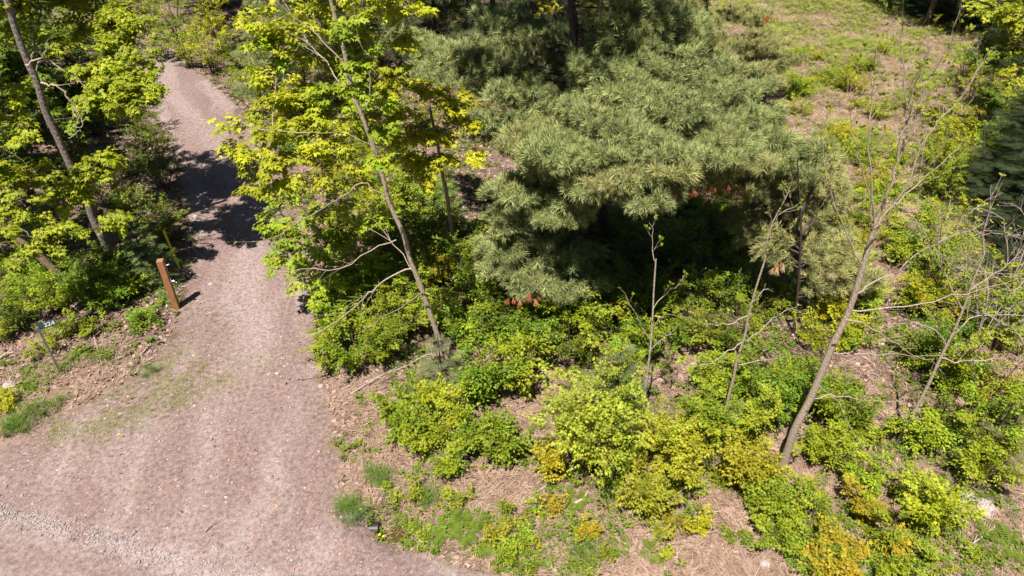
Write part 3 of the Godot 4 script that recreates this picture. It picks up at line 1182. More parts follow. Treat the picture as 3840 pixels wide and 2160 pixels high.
	for k in 26000:                             # the clearing's own grass, green toward its far end and in patches
		var z := -13.5 - 33.0 * pow(rng.randf(), 0.8)
		var x := 7.2 + (-z - 13.5) * rnd(-0.05, 0.62) + rnd(0, 4.5)
		if x > visible_x(z) + 1.0: continue
		var n1 := patch.get_noise_2d(x * 0.7, z * 0.7)
		var at := Vector3(x, gh(x, z), z)
		if rng.randf() < clampf(0.05 + n1 * 1.6 + (-z - 22.0) * 0.03, 0.02, 0.7):
			if rng.randf() < 0.7:
				gx.append(look(Vector3(rnd(-1, 1), 0, rnd(-1, 1)), UP + rvec() * 0.2, rnd(0.8, 1.5), at)); gc.append(tint([Color(0.24, 0.32, 0.05), Color(0.36, 0.36, 0.10)]))
			else:
				wx.append(look(Vector3(rnd(-1, 1), 0, rnd(-1, 1)), UP + rvec() * 0.25, rnd(0.9, 1.8), at)); wc.append(tint([Color(0.22, 0.34, 0.025), Color(0.34, 0.40, 0.04)]))
		else:
			tx.append(look(Vector3(rnd(-1, 1), rnd(-.05, .2), rnd(-1, 1)), UP, rnd(0.9, 1.6), at + UP * 0.01)); tc.append(tint([Color(0.50, 0.39, 0.28), Color(0.40, 0.29, 0.20)], 0.3))
	scatter("fallen_leaves", S.dry_leaf[0], M.dry, lx, lc, self, Vector3.ZERO, "pinkish beige fallen leaves lying under the trees and along the verge", "leaf litter")
	scatter("dead_grass", S.straw[0], M.dry, tx, tc, self, Vector3.ZERO, "flattened straw coloured dead grass in the clearing and roadside strip", "dead grass")
	scatter("short_grass", S.grass[0], M.grass, gx, gc, self, Vector3.ZERO, "short green grass blades growing through litter and gravel edges", "grass")
	scatter("low_weeds", S.weed[0], M.leaf, wx, wc, self, Vector3.ZERO, "low bright green weeds carpeting the litter", "ground cover")


func V(a: float, b: float, c: float) -> Vector3: return Vector3(a, b, c)


func build_trees() -> void:
	big_bare_maple()
	leaning_maple()
	woods_by_the_driveway()
	white_pines()
	saplings()
	far_woods()
	east_edge()


func big_bare_maple() -> void:
	# the young maple whose leaves have hardly opened, trunk forking into upright limbs
	var pts: Array = [Vector3(4.95, 0.00, -8.38), Vector3(4.93, 0.92, -8.38), Vector3(5.02, 1.70, -8.38), Vector3(5.06, 2.53, -8.38), Vector3(5.08, 2.95, -8.38), Vector3(5.13, 3.40, -8.38), Vector3(5.14, 3.81, -8.38), Vector3(5.11, 4.42, -8.38), Vector3(5.08, 4.99, -8.38)]
	pts[0] = ground(pts[0])
	var o := thing("maple_tree", pts[0], "young grey maple with forked upright limbs and barely opened leaves above the roadside brush", "tree")
	trunk(o, pts, 0.074, 0.038, M.smooth_bark)
	var pal := [Color(0.34, 0.36, 0.018), Color(0.26, 0.34, 0.016)]
	limb(o, [Vector3(5.09, 4.98, -8.38), Vector3(5.09, 5.59, -8.38), Vector3(5.07, 6.08, -8.38), Vector3(5.02, 6.50, -8.38), Vector3(5.01, 6.66, -8.38), Vector3(4.76, 7.24, -8.38), Vector3(4.58, 7.80, -8.38)], 0.0236, 16, 0.75, 0.9, 0.55, pal, M.smooth_bark)
	limb(o, [Vector3(5.11, 6.44, -8.53), Vector3(5.07, 6.91, -8.53), Vector3(5.05, 7.26, -8.53), Vector3(5.00, 7.74, -8.53)], 0.0125, 8, 0.5, 0.9, 0.6, pal, M.smooth_bark)
	limb(o, [Vector3(4.90, 5.18, -8.08), Vector3(4.75, 5.66, -8.08), Vector3(4.48, 6.39, -8.08), Vector3(4.37, 6.85, -8.08), Vector3(4.32, 7.17, -8.08), Vector3(4.23, 7.61, -8.08)], 0.0157, 14, 0.7, 0.9, 0.55, pal, M.smooth_bark)
	limb(o, [Vector3(5.24, 4.92, -8.73), Vector3(5.01, 5.46, -8.73), Vector3(4.72, 5.98, -8.73), Vector3(4.59, 6.24, -8.73), Vector3(4.39, 6.76, -8.73), Vector3(4.26, 7.07, -8.73)], 0.0125, 12, 0.6, 0.9, 0.55, pal, M.smooth_bark)
	limb(o, [Vector3(4.89, 5.26, -8.03), Vector3(4.98, 5.51, -8.03), Vector3(5.06, 5.77, -8.03), Vector3(5.10, 6.41, -8.03), Vector3(5.19, 6.77, -8.03), Vector3(5.36, 7.02, -8.03), Vector3(5.47, 7.52, -8.03)], 0.0171, 16, 0.8, 0.8, 0.5, pal, M.smooth_bark)
	limb(o, [Vector3(5.20, 5.37, -8.38), Vector3(5.43, 5.68, -8.38), Vector3(5.65, 6.03, -8.38), Vector3(5.83, 6.31, -8.38)], 0.0144, 9, 0.6, 0.6, 0.6, pal, M.smooth_bark)
	limb(o, [Vector3(5.25, 5.94, -8.68), Vector3(5.29, 6.34, -8.68), Vector3(5.31, 6.88, -8.68), Vector3(5.36, 7.39, -8.68), Vector3(5.36, 7.72, -8.68)], 0.0171, 9, 0.6, 0.8, 0.6, pal, M.smooth_bark)
	limb(o, [Vector3(5.14, 3.88, -8.38), Vector3(5.28, 4.03, -8.38), Vector3(5.56, 4.25, -8.38), Vector3(5.80, 4.59, -8.38), Vector3(6.16, 4.86, -8.38), Vector3(6.56, 5.12, -8.38)], 0.0171, 12, 0.55, 0.5, 0.35, pal, M.smooth_bark)
	limb(o, [Vector3(5.18, 3.58, -8.38), Vector3(5.57, 3.64, -8.38), Vector3(6.20, 3.70, -8.38), Vector3(6.80, 3.92, -8.38), Vector3(7.46, 4.17, -8.38)], 0.0131, 12, 0.5, 0.3, 0.25, pal, M.dead_wood)
	limb(o, [Vector3(4.89, 3.72, -7.98), Vector3(5.30, 3.58, -7.98), Vector3(5.69, 3.33, -7.98), Vector3(6.07, 3.05, -7.98), Vector3(6.41, 2.93, -7.98)], 0.0131, 9, 0.5, -0.2, 0.2, pal, M.smooth_bark)
	limb(o, [Vector3(5.14, 2.73, -8.38), Vector3(5.47, 2.73, -8.38), Vector3(6.12, 2.70, -8.38), Vector3(6.88, 2.64, -8.38)], 0.0105, 8, 0.4, 0.1, 0.12, pal, M.dead_wood)
	limb(o, [Vector3(5.08, 1.71, -8.38), Vector3(5.32, 1.77, -8.38), Vector3(5.71, 1.73, -8.38), Vector3(6.12, 1.66, -8.38), Vector3(6.60, 1.66, -8.38)], 0.0098, 6, 0.35, 0.0, 0.1, pal, M.dead_wood)
	limb(o, [Vector3(4.80, 2.47, -7.88), Vector3(5.17, 2.14, -7.88), Vector3(5.53, 1.56, -7.88), Vector3(5.95, 1.02, -7.88)], 0.0079, 5, 0.3, -0.2, 0.15, pal, M.dead_wood)
	limb(o, [Vector3(4.93, 4.59, -8.08), Vector3(4.67, 4.92, -8.08), Vector3(4.28, 5.54, -8.08), Vector3(4.07, 5.95, -8.08), Vector3(3.90, 6.33, -8.08), Vector3(3.82, 6.90, -8.08)], 0.0131, 10, 0.45, 0.8, 0.6, pal, M.smooth_bark)


func leaning_maple() -> void:
	var pts: Array = [Vector3(-1.24, 0.00, -10.79), Vector3(-1.45, 0.88, -10.79), Vector3(-1.57, 1.44, -10.79), Vector3(-1.72, 2.18, -10.79), Vector3(-1.77, 2.41, -10.79), Vector3(-1.90, 2.95, -10.79), Vector3(-1.98, 3.51, -10.79), Vector3(-2.14, 4.04, -10.79), Vector3(-2.22, 4.59, -10.79), Vector3(-2.32, 5.18, -10.79), Vector3(-2.44, 5.70, -10.79), Vector3(-2.55, 6.23, -10.79), Vector3(-2.58, 6.69, -10.79), Vector3(-2.63, 7.11, -10.79), Vector3(-2.68, 7.51, -10.79), Vector3(-2.72, 8.00, -10.79)]
	var lean := thing("maple_tree", ground(pts[0]), "leaning maple beside the driveway with long bare lower limbs and yellow spring leaves", "tree")
	pts[0] = ground(pts[0])
	var line := trunk(lean, pts, 0.058, 0.026, M.smooth_bark)
	var pal := YELLOW
	limb(lean, [Vector3(-1.57, 4.44, -10.79), Vector3(-1.82, 4.81, -10.79), Vector3(-2.09, 5.07, -10.79), Vector3(-2.50, 5.32, -10.79), Vector3(-2.87, 5.46, -10.79), Vector3(-3.48, 5.39, -10.79)], 0.0118, 10, 0.6, 0.3, 0.7, pal, M.smooth_bark, 1.3)
	limb(lean, [Vector3(-2.19, 4.19, -10.79), Vector3(-2.38, 4.35, -10.79), Vector3(-2.61, 4.51, -10.79), Vector3(-2.98, 4.24, -10.79), Vector3(-3.35, 4.02, -10.79), Vector3(-3.91, 3.69, -10.79), Vector3(-4.38, 3.41, -10.79), Vector3(-4.73, 3.32, -10.79)], 0.0118, 9, 0.7, 0.2, 0.35, pal, M.smooth_bark)
	limb(lean, [Vector3(-1.96, 3.85, -9.99), Vector3(-2.41, 3.64, -9.99), Vector3(-2.96, 3.28, -9.99), Vector3(-3.68, 3.25, -9.99), Vector3(-4.27, 3.22, -9.99), Vector3(-4.73, 3.39, -9.99)], 0.0118, 12, 0.7, -0.1, 0.25, LIME, M.smooth_bark)
	limb(lean, [Vector3(-1.79, 3.13, -10.19), Vector3(-2.15, 2.98, -10.19), Vector3(-2.53, 2.65, -10.19), Vector3(-2.76, 2.43, -10.19), Vector3(-3.35, 1.91, -10.19), Vector3(-4.18, 1.37, -10.19), Vector3(-4.64, 1.03, -10.19)], 0.0161, 12, 0.65, -0.1, 0.3, LIME, M.dead_wood)
	limb(lean, [Vector3(-1.52, 0.97, -10.49), Vector3(-1.90, 0.72, -10.49), Vector3(-2.49, 0.34, -10.49), Vector3(-2.85, 0.17, -10.49), Vector3(-3.23, -0.02, -10.49)], 0.0136, 6, 0.45, 0.0, 0.1, LIME, M.dead_wood)
	limb(lean, [Vector3(-1.76, 1.96, -11.09), Vector3(-2.05, 1.71, -11.09), Vector3(-2.65, 1.31, -11.09), Vector3(-3.19, 0.89, -11.09)], 0.0087, 6, 0.4, 0.0, 0.3, LIME, M.dead_wood)
	limb(lean, [Vector3(-2.51, 5.58, -11.09), Vector3(-2.28, 6.22, -11.09), Vector3(-2.39, 6.85, -11.09), Vector3(-2.40, 7.44, -11.09)], 0.0118, 9, 0.7, 0.8, 0.6, pal, M.smooth_bark, 1.3)
	limb(lean, [Vector3(-2.55, 6.57, -10.59), Vector3(-2.80, 6.93, -10.59), Vector3(-3.20, 7.33, -10.59), Vector3(-3.41, 7.77, -10.59)], 0.0149, 7, 0.7, 0.7, 0.7, pal, M.smooth_bark, 1.3)
	# leaf clumps out over the driveway
	for q in [[Vector3(-4.73, 5.39, -11.20), 18], [Vector3(-4.48, 5.07, -11.00), 32], [Vector3(-4.21, 4.77, -10.80), 29], [Vector3(-4.12, 5.21, -11.30), 37], [Vector3(-3.80, 4.83, -11.20), 32], [Vector3(-3.98, 4.44, -11.00), 27],
			[Vector3(-3.42, 4.98, -11.40), 24], [Vector3(-4.52, 4.39, -10.90), 14], [Vector3(-3.40, 4.38, -11.20), 21], [Vector3(-3.10, 4.58, -11.60), 18]]:
		clump(lean, line, q[0], Vector3(0.38, 0.16, 0.38), q[1], pal, "maple", M.smooth_bark)
	for q in [[Vector3(-3.84, 6.75, -12.40), 41], [Vector3(-3.71, 6.21, -12.60), 49], [Vector3(-3.22, 6.93, -12.20), 32], [Vector3(-4.21, 5.92, -12.40), 41], [Vector3(-3.23, 6.07, -12.60), 32], [Vector3(-3.80, 5.51, -12.20), 49],
			[Vector3(-3.13, 5.29, -11.90), 32], [Vector3(-2.71, 6.69, -12.60), 24], [Vector3(-4.39, 5.55, -12.00), 32], [Vector3(-3.20, 7.43, -12.20), 49], [Vector3(-2.36, 7.37, -12.20), 49]]:
		clump(lean, line, q[0], Vector3(0.48, 0.26, 0.5), q[1], pal, "maple", M.smooth_bark)

	for q in [[Vector3(-2.58, 5.48, -12.20), 32], [Vector3(-2.35, 5.92, -12.40), 32], [Vector3(-2.85, 5.92, -12.40), 36], [Vector3(-3.35, 5.62, -12.20), 41], [Vector3(-2.94, 4.96, -11.80), 29], [Vector3(-2.45, 4.99, -11.90), 21], [Vector3(-2.85, 4.26, -11.60), 24], [Vector3(-3.36, 3.57, -11.80), 29], [Vector3(-2.80, 3.25, -11.90), 24], [Vector3(-3.60, 5.18, -12.00), 36], [Vector3(-3.90, 5.18, -11.80), 32], [Vector3(-2.05, 6.35, -12.60), 29], [Vector3(-1.85, 6.96, -12.60), 32], [Vector3(-2.54, 6.35, -12.60), 36], [Vector3(-4.26, 6.28, -12.60), 32], [Vector3(-4.46, 6.64, -12.80), 32]]:
		clump(lean, line, q[0], Vector3(0.45, 0.24, 0.45), q[1], LIME if rng.randf() < 0.5 else pal, "maple", M.smooth_bark)
	for q in [[Vector3(-2.23, 6.42, -9.90), 11], [Vector3(-2.18, 5.79, -10.00), 9], [Vector3(-2.02, 5.26, -10.00), 9], [Vector3(-2.31, 6.91, -9.90), 13], [Vector3(-2.06, 6.19, -10.10), 11], [Vector3(-2.30, 7.40, -9.90), 14]]:
		clump(lean, line, q[0], Vector3(0.25, 0.16, 0.2), q[1], LIME, "maple", M.smooth_bark)
	# the golden young maple standing behind it
	var g: Array = [Vector3(-1.27, 0.00, -14.04), Vector3(-1.40, 1.39, -14.04), Vector3(-1.47, 2.40, -14.04), Vector3(-1.55, 3.05, -14.04), Vector3(-1.62, 3.81, -14.04), Vector3(-1.71, 4.45, -14.04), Vector3(-1.76, 4.96, -14.04)]
	var gold: Array = []
	for q in [[Vector3(-2.25, 4.77, -13.60), 40], [Vector3(-1.72, 5.09, -13.80), 36], [Vector3(-1.13, 4.82, -13.80), 44], [Vector3(-1.91, 4.32, -13.50), 46], [Vector3(-1.46, 4.23, -13.40), 48], [Vector3(-0.97, 4.50, -13.70), 30],
			[Vector3(-2.71, 4.58, -13.50), 26], [Vector3(-1.69, 3.74, -13.30), 40], [Vector3(-1.90, 3.47, -13.20), 18], [Vector3(-0.90, 3.70, -13.40), 22], [Vector3(-2.52, 4.14, -13.60), 24], [Vector3(-2.24, 3.70, -13.40), 24], [Vector3(-2.71, 5.04, -13.60), 18]]:
		gold.append([q[0], Vector3(0.34, 0.15, 0.34), q[1]])
	leafy_tree("maple_tree", g, 0.06, "golden leaved young maple standing just in front of the big pine's dark limbs", gold, GOLD, "maple", M.smooth_bark)

	# low green maple hanging over the driveway's edge
	var e: Array = [Vector3(-3.61, 0.00, -12.76), Vector3(-3.70, 0.69, -12.76), Vector3(-3.85, 1.56, -12.76), Vector3(-4.15, 2.38, -12.76), Vector3(-4.39, 2.96, -12.76)]
	var low: Array = []
	for q in [[Vector3(-5.10, 2.80, -13.40), 30], [Vector3(-5.16, 2.43, -13.00), 50], [Vector3(-4.76, 2.15, -12.80), 46], [Vector3(-4.42, 1.94, -12.50), 40], [Vector3(-4.01, 2.11, -12.70), 46], [Vector3(-3.66, 2.28, -13.00), 40],
			[Vector3(-4.20, 2.57, -13.10), 40], [Vector3(-4.54, 1.45, -12.30), 30], [Vector3(-3.87, 1.49, -12.40), 50], [Vector3(-3.23, 1.64, -12.80), 40], [Vector3(-3.39, 1.17, -12.40), 50], [Vector3(-4.95, 1.71, -12.70), 24], [Vector3(-4.28, 1.09, -12.00), 30]]:
		low.append([q[0], Vector3(0.42, 0.22, 0.42), q[1]])
	leafy_tree("maple_tree", e, 0.05, "low bright green maple leaning out over the driveway's edge", low, LIME)


func woods_by_the_driveway() -> void:
	# the lichen grey trunk with dead white limbs
	var pts: Array = [Vector3(-10.36, -0.04, -15.03), Vector3(-10.40, 0.71, -15.03), Vector3(-10.44, 1.37, -15.03), Vector3(-10.41, 1.98, -15.03), Vector3(-10.48, 2.98, -15.03), Vector3(-10.50, 3.53, -15.03), Vector3(-10.53, 4.15, -15.03), Vector3(-10.46, 4.79, -15.03), Vector3(-10.48, 5.27, -15.03), Vector3(-10.47, 5.81, -15.03), Vector3(-10.43, 6.26, -15.03), Vector3(-10.38, 6.53, -15.03), Vector3(-10.25, 7.06, -15.03), Vector3(-10.03, 7.71, -15.03)]
	var o := thing("maple_tree", ground(pts[0]), "tall lichen grey trunk with dead white lower limbs, beside the driveway's shaded bend", "tree")
	pts[0] = ground(pts[0])
	var line := trunk(o, pts, 0.095, 0.065, M.grey_bark)
	limb(o, [Vector3(-9.43, 5.27, -13.67), Vector3(-9.29, 5.21, -13.67), Vector3(-9.16, 5.23, -13.67), Vector3(-9.01, 5.01, -13.67), Vector3(-8.94, 4.76, -13.67), Vector3(-8.91, 4.55, -13.67), Vector3(-8.95, 4.35, -13.67), Vector3(-9.09, 4.23, -13.67), Vector3(-9.35, 4.10, -13.67)], 0.024, 7, 0.35, 0.0, 0.0, YELLOW, M.dead_wood)
	limb(o, [Vector3(-9.60, 5.62, -13.67), Vector3(-9.36, 5.73, -13.67), Vector3(-9.16, 5.81, -13.67), Vector3(-9.03, 6.03, -13.67)], 0.022, 8, 0.28, 0.2, 0.0, YELLOW, M.dead_wood)
	limb(o, [Vector3(-10.80, 5.13, -15.37), Vector3(-10.50, 5.38, -15.37), Vector3(-10.41, 5.89, -15.37), Vector3(-10.27, 6.07, -15.37)], 0.016, 6, 0.28, 0.4, 0.0, YELLOW, M.dead_wood)
	limb(o, [Vector3(-10.71, 4.85, -15.37), Vector3(-10.33, 5.22, -15.37), Vector3(-10.07, 5.03, -15.37), Vector3(-9.74, 4.71, -15.37), Vector3(-9.47, 4.21, -15.37)], 0.020, 10, 0.4, 0.1, 0.1, YELLOW, M.dead_wood)
	var pal := [Color(0.22, 0.30, 0.014), Color(0.33, 0.37, 0.016)]
	for q in [[Vector3(-8.58, 4.59, -15.60), 36], [Vector3(-9.25, 4.77, -15.60), 50], [Vector3(-9.48, 4.32, -15.20), 36], [Vector3(-8.90, 4.32, -15.20), 24], [Vector3(-9.24, 5.79, -16.40), 60], [Vector3(-10.28, 5.48, -15.60), 24], [Vector3(-9.02, 3.41, -13.80), 44], [Vector3(-9.34, 3.13, -13.70), 46], [Vector3(-9.68, 2.89, -13.60), 46], [Vector3(-9.94, 2.75, -13.50), 40],
			[Vector3(-8.91, 3.51, -14.00), 22], [Vector3(-8.86, 2.45, -13.40), 14], [Vector3(-9.08, 2.17, -13.20), 20], [Vector3(-10.45, 3.37, -13.40), 40]]:
		clump(o, line, q[0], Vector3(0.42, 0.20, 0.42), q[1], pal)
	for q in [[Vector3(-7.93, 4.90, -14.60), 44], [Vector3(-8.10, 4.70, -14.30), 50], [Vector3(-8.46, 4.95, -14.70), 60], [Vector3(-8.19, 5.19, -15.00), 60], [Vector3(-8.53, 4.70, -14.40), 50], [Vector3(-9.02, 5.26, -15.20), 60], [Vector3(-8.70, 5.48, -15.60), 70], [Vector3(-8.42, 5.80, -16.00), 70], [Vector3(-8.71, 6.01, -16.20), 70], [Vector3(-9.21, 4.92, -14.90), 50], [Vector3(-8.19, 5.43, -15.50), 50]]:
		clump(o, line, q[0], Vector3(0.45, 0.28, 0.5), q[1], pal)
	# its crown above the frame, which shades the bend of the driveway
	for q in [V(-10.9, 6.2, -17.2), V(-10.4, 7.0, -16.4), V(-10.6, 6.9, -15.6), V(-10.7, 8.4, -16.2), V(-11.6, 8.8, -15.4), V(-10.2, 5.6, -17.6), V(-11.4, 6.4, -17.9), V(-10.5, 7.8, -17.4), V(-12.0, 9.6, -15.0), V(-10.6, 9.6, -15.2), V(-11.7, 5.9, -16.4), V(-9.9, 6.6, -17.0)]:
		clump(o, line, q, Vector3(0.9, 0.6, 0.9), 110, pal)

	# leaning brown trunk at the edge of the frame
	var p2: Array = [Vector3(-10.40, 0.00, -13.58), Vector3(-10.57, 0.33, -13.58), Vector3(-10.83, 0.77, -13.58), Vector3(-11.01, 1.13, -13.58), Vector3(-11.21, 1.46, -13.58), Vector3(-11.38, 1.70, -13.58), Vector3(-11.58, 2.10, -13.58), Vector3(-11.84, 2.71, -13.58), Vector3(-11.92, 3.47, -13.58), Vector3(-11.67, 4.55, -13.58), Vector3(-11.24, 5.76, -13.58)]
	var t2 := thing("maple_tree", ground(p2[0]), "leaning brown trunk rising out of the low green brush behind the number sign", "tree")
	p2[0] = ground(p2[0])
	var l2 := trunk(t2, p2, 0.10, 0.06, M.bark)
	for q in [[Vector3(-10.22, 3.50, -12.60), 31], [Vector3(-10.01, 3.05, -12.60), 27], [Vector3(-9.67, 2.73, -12.50), 18], [Vector3(-10.16, 2.90, -12.20), 31], [Vector3(-9.78, 3.62, -12.90), 22], [Vector3(-10.20, 4.10, -13.00), 27], [Vector3(-9.86, 4.44, -13.20), 22], [Vector3(-10.26, 4.62, -13.40), 27],
			[Vector3(-9.78, 2.43, -12.20), 18], [Vector3(-10.18, 2.23, -11.90), 27], [Vector3(-9.40, 2.40, -12.40), 14], [Vector3(-10.68, 3.85, -12.80), 31], [Vector3(-10.52, 5.11, -13.20), 49], [Vector3(-10.05, 5.12, -13.60), 24], [Vector3(-10.15, 6.25, -13.20), 55]]:
		clump(t2, l2, q[0], Vector3(0.45, 0.22, 0.45), q[1], pal)
	limb(t2, [Vector3(-11.01, 1.13, -13.58), Vector3(-10.99, 1.55, -13.58), Vector3(-11.09, 1.84, -13.58), Vector3(-11.31, 2.10, -13.58), Vector3(-10.95, 2.30, -13.58), Vector3(-10.71, 2.25, -13.58)], 0.016, 8, 0.35, 0.1, 0.0, YELLOW, M.dead_wood)

	# further maples of that side
	var p3: Array = [Vector3(-16.05, 0.00, -20.80), Vector3(-15.62, 1.64, -20.80), Vector3(-15.21, 2.91, -20.80), Vector3(-14.78, 4.21, -20.80), Vector3(-14.38, 5.41, -20.80)]
	var c3: Array = []
	for q in [[Vector3(-13.24, 4.51, -18.60), 37], [Vector3(-12.50, 5.07, -18.80), 37], [Vector3(-13.01, 5.32, -18.60), 37], [Vector3(-12.31, 3.66, -18.60), 24], [Vector3(-13.12, 3.51, -18.40), 28], [Vector3(-12.16, 2.61, -18.40), 18], [Vector3(-12.06, 5.42, -19.00), 37], [Vector3(-11.21, 5.42, -19.40), 37], [Vector3(-14.02, 4.15, -18.40), 37], [Vector3(-14.03, 2.34, -18.20), 18]]:
		c3.append([q[0], Vector3(0.7, 0.35, 0.6), q[1]])
	leafy_tree("maple_tree", p3, 0.13, "maple with layered mid green foliage behind the lichen grey trunk", c3, GREEN)
	var p4: Array = [Vector3(-18.31, 0.00, -26.10), Vector3(-17.89, 1.25, -26.10), Vector3(-17.61, 2.15, -26.10), Vector3(-17.29, 3.15, -26.10), Vector3(-16.92, 4.24, -26.10)]
	var c4: Array = []
	for q in [[Vector3(-16.60, 3.28, -25.60), 49], [Vector3(-17.36, 2.45, -25.60), 49], [Vector3(-16.40, 2.79, -25.40), 49], [Vector3(-15.94, 3.61, -26.50), 49], [Vector3(-16.05, 2.12, -24.80), 31], [Vector3(-17.28, 3.69, -25.60), 49], [Vector3(-17.83, 2.84, -25.20), 43], [Vector3(-16.82, 4.00, -26.00), 49]]:
		c4.append([q[0], Vector3(1.0, 0.5, 0.9), q[1]])
	leafy_tree("maple_tree", p4, 0.14, "dense yellow green maple crowding the far bend of the driveway", c4, pal)
	for s in [[Vector3(-16.63, 0.00, -23.58), 4.6, "deep green tree in the wood, seen between the lichen grey trunk and the bend"], [Vector3(-15.24, 0.00, -19.39), 4.6, "deep green tree filling the gap behind the leaning brown trunk"], [Vector3(-18.32, 0.00, -23.76), 5.5, "shaded deep green tree at the frame's upper western edge"], [Vector3(-16.07, 0.00, -24.89), 3.4, "low deep green tree under the grey trunk's crown"]]:
		var p: Vector3 = s[0]
		var d := leafy_tree("forest_tree", [p, p + V(0.1, s[1] * .4, 0), p + V(0.1, s[1] * .8, 0)], 0.09, s[2], [], DEEP)
		crown(d[0], d[1], p + V(0, s[1] * .58, 0), V(1.7, s[1] * .38, 1.7), 14, 90, DEEP, "maple", 0.9)
	# trees whose crowns stand outside the frame and shade the dark interior
	var p5 := [V(-13.6, 0, -14.0), V(-13.8, 3, -14.0), V(-13.6, 6, -13.8), V(-13.8, 9, -13.8)]
	var o5 := leafy_tree("maple_tree", p5, 0.15, "maple mostly out of view, shading the wood beyond the leaning brown trunk", [], pal)
	crown(o5[0], o5[1], V(-13.4, 6.2, -14.2), V(2.0, 2.4, 2.0), 15, 110, pal, "maple", 1.0)
	var p6 := [V(-18.2, 0, -19.5), V(-18.3, 4, -19.5), V(-18.1, 10, -19.3)]
	var o6 := leafy_tree("maple_tree", p6, 0.16, "broad maple mostly out of view, shading the wood west of the driveway", [], pal)
	crown(o6[0], o6[1], V(-17.6, 6.4, -19.4), V(2.2, 2.8, 2.4), 18, 110, pal, "maple", 1.1)


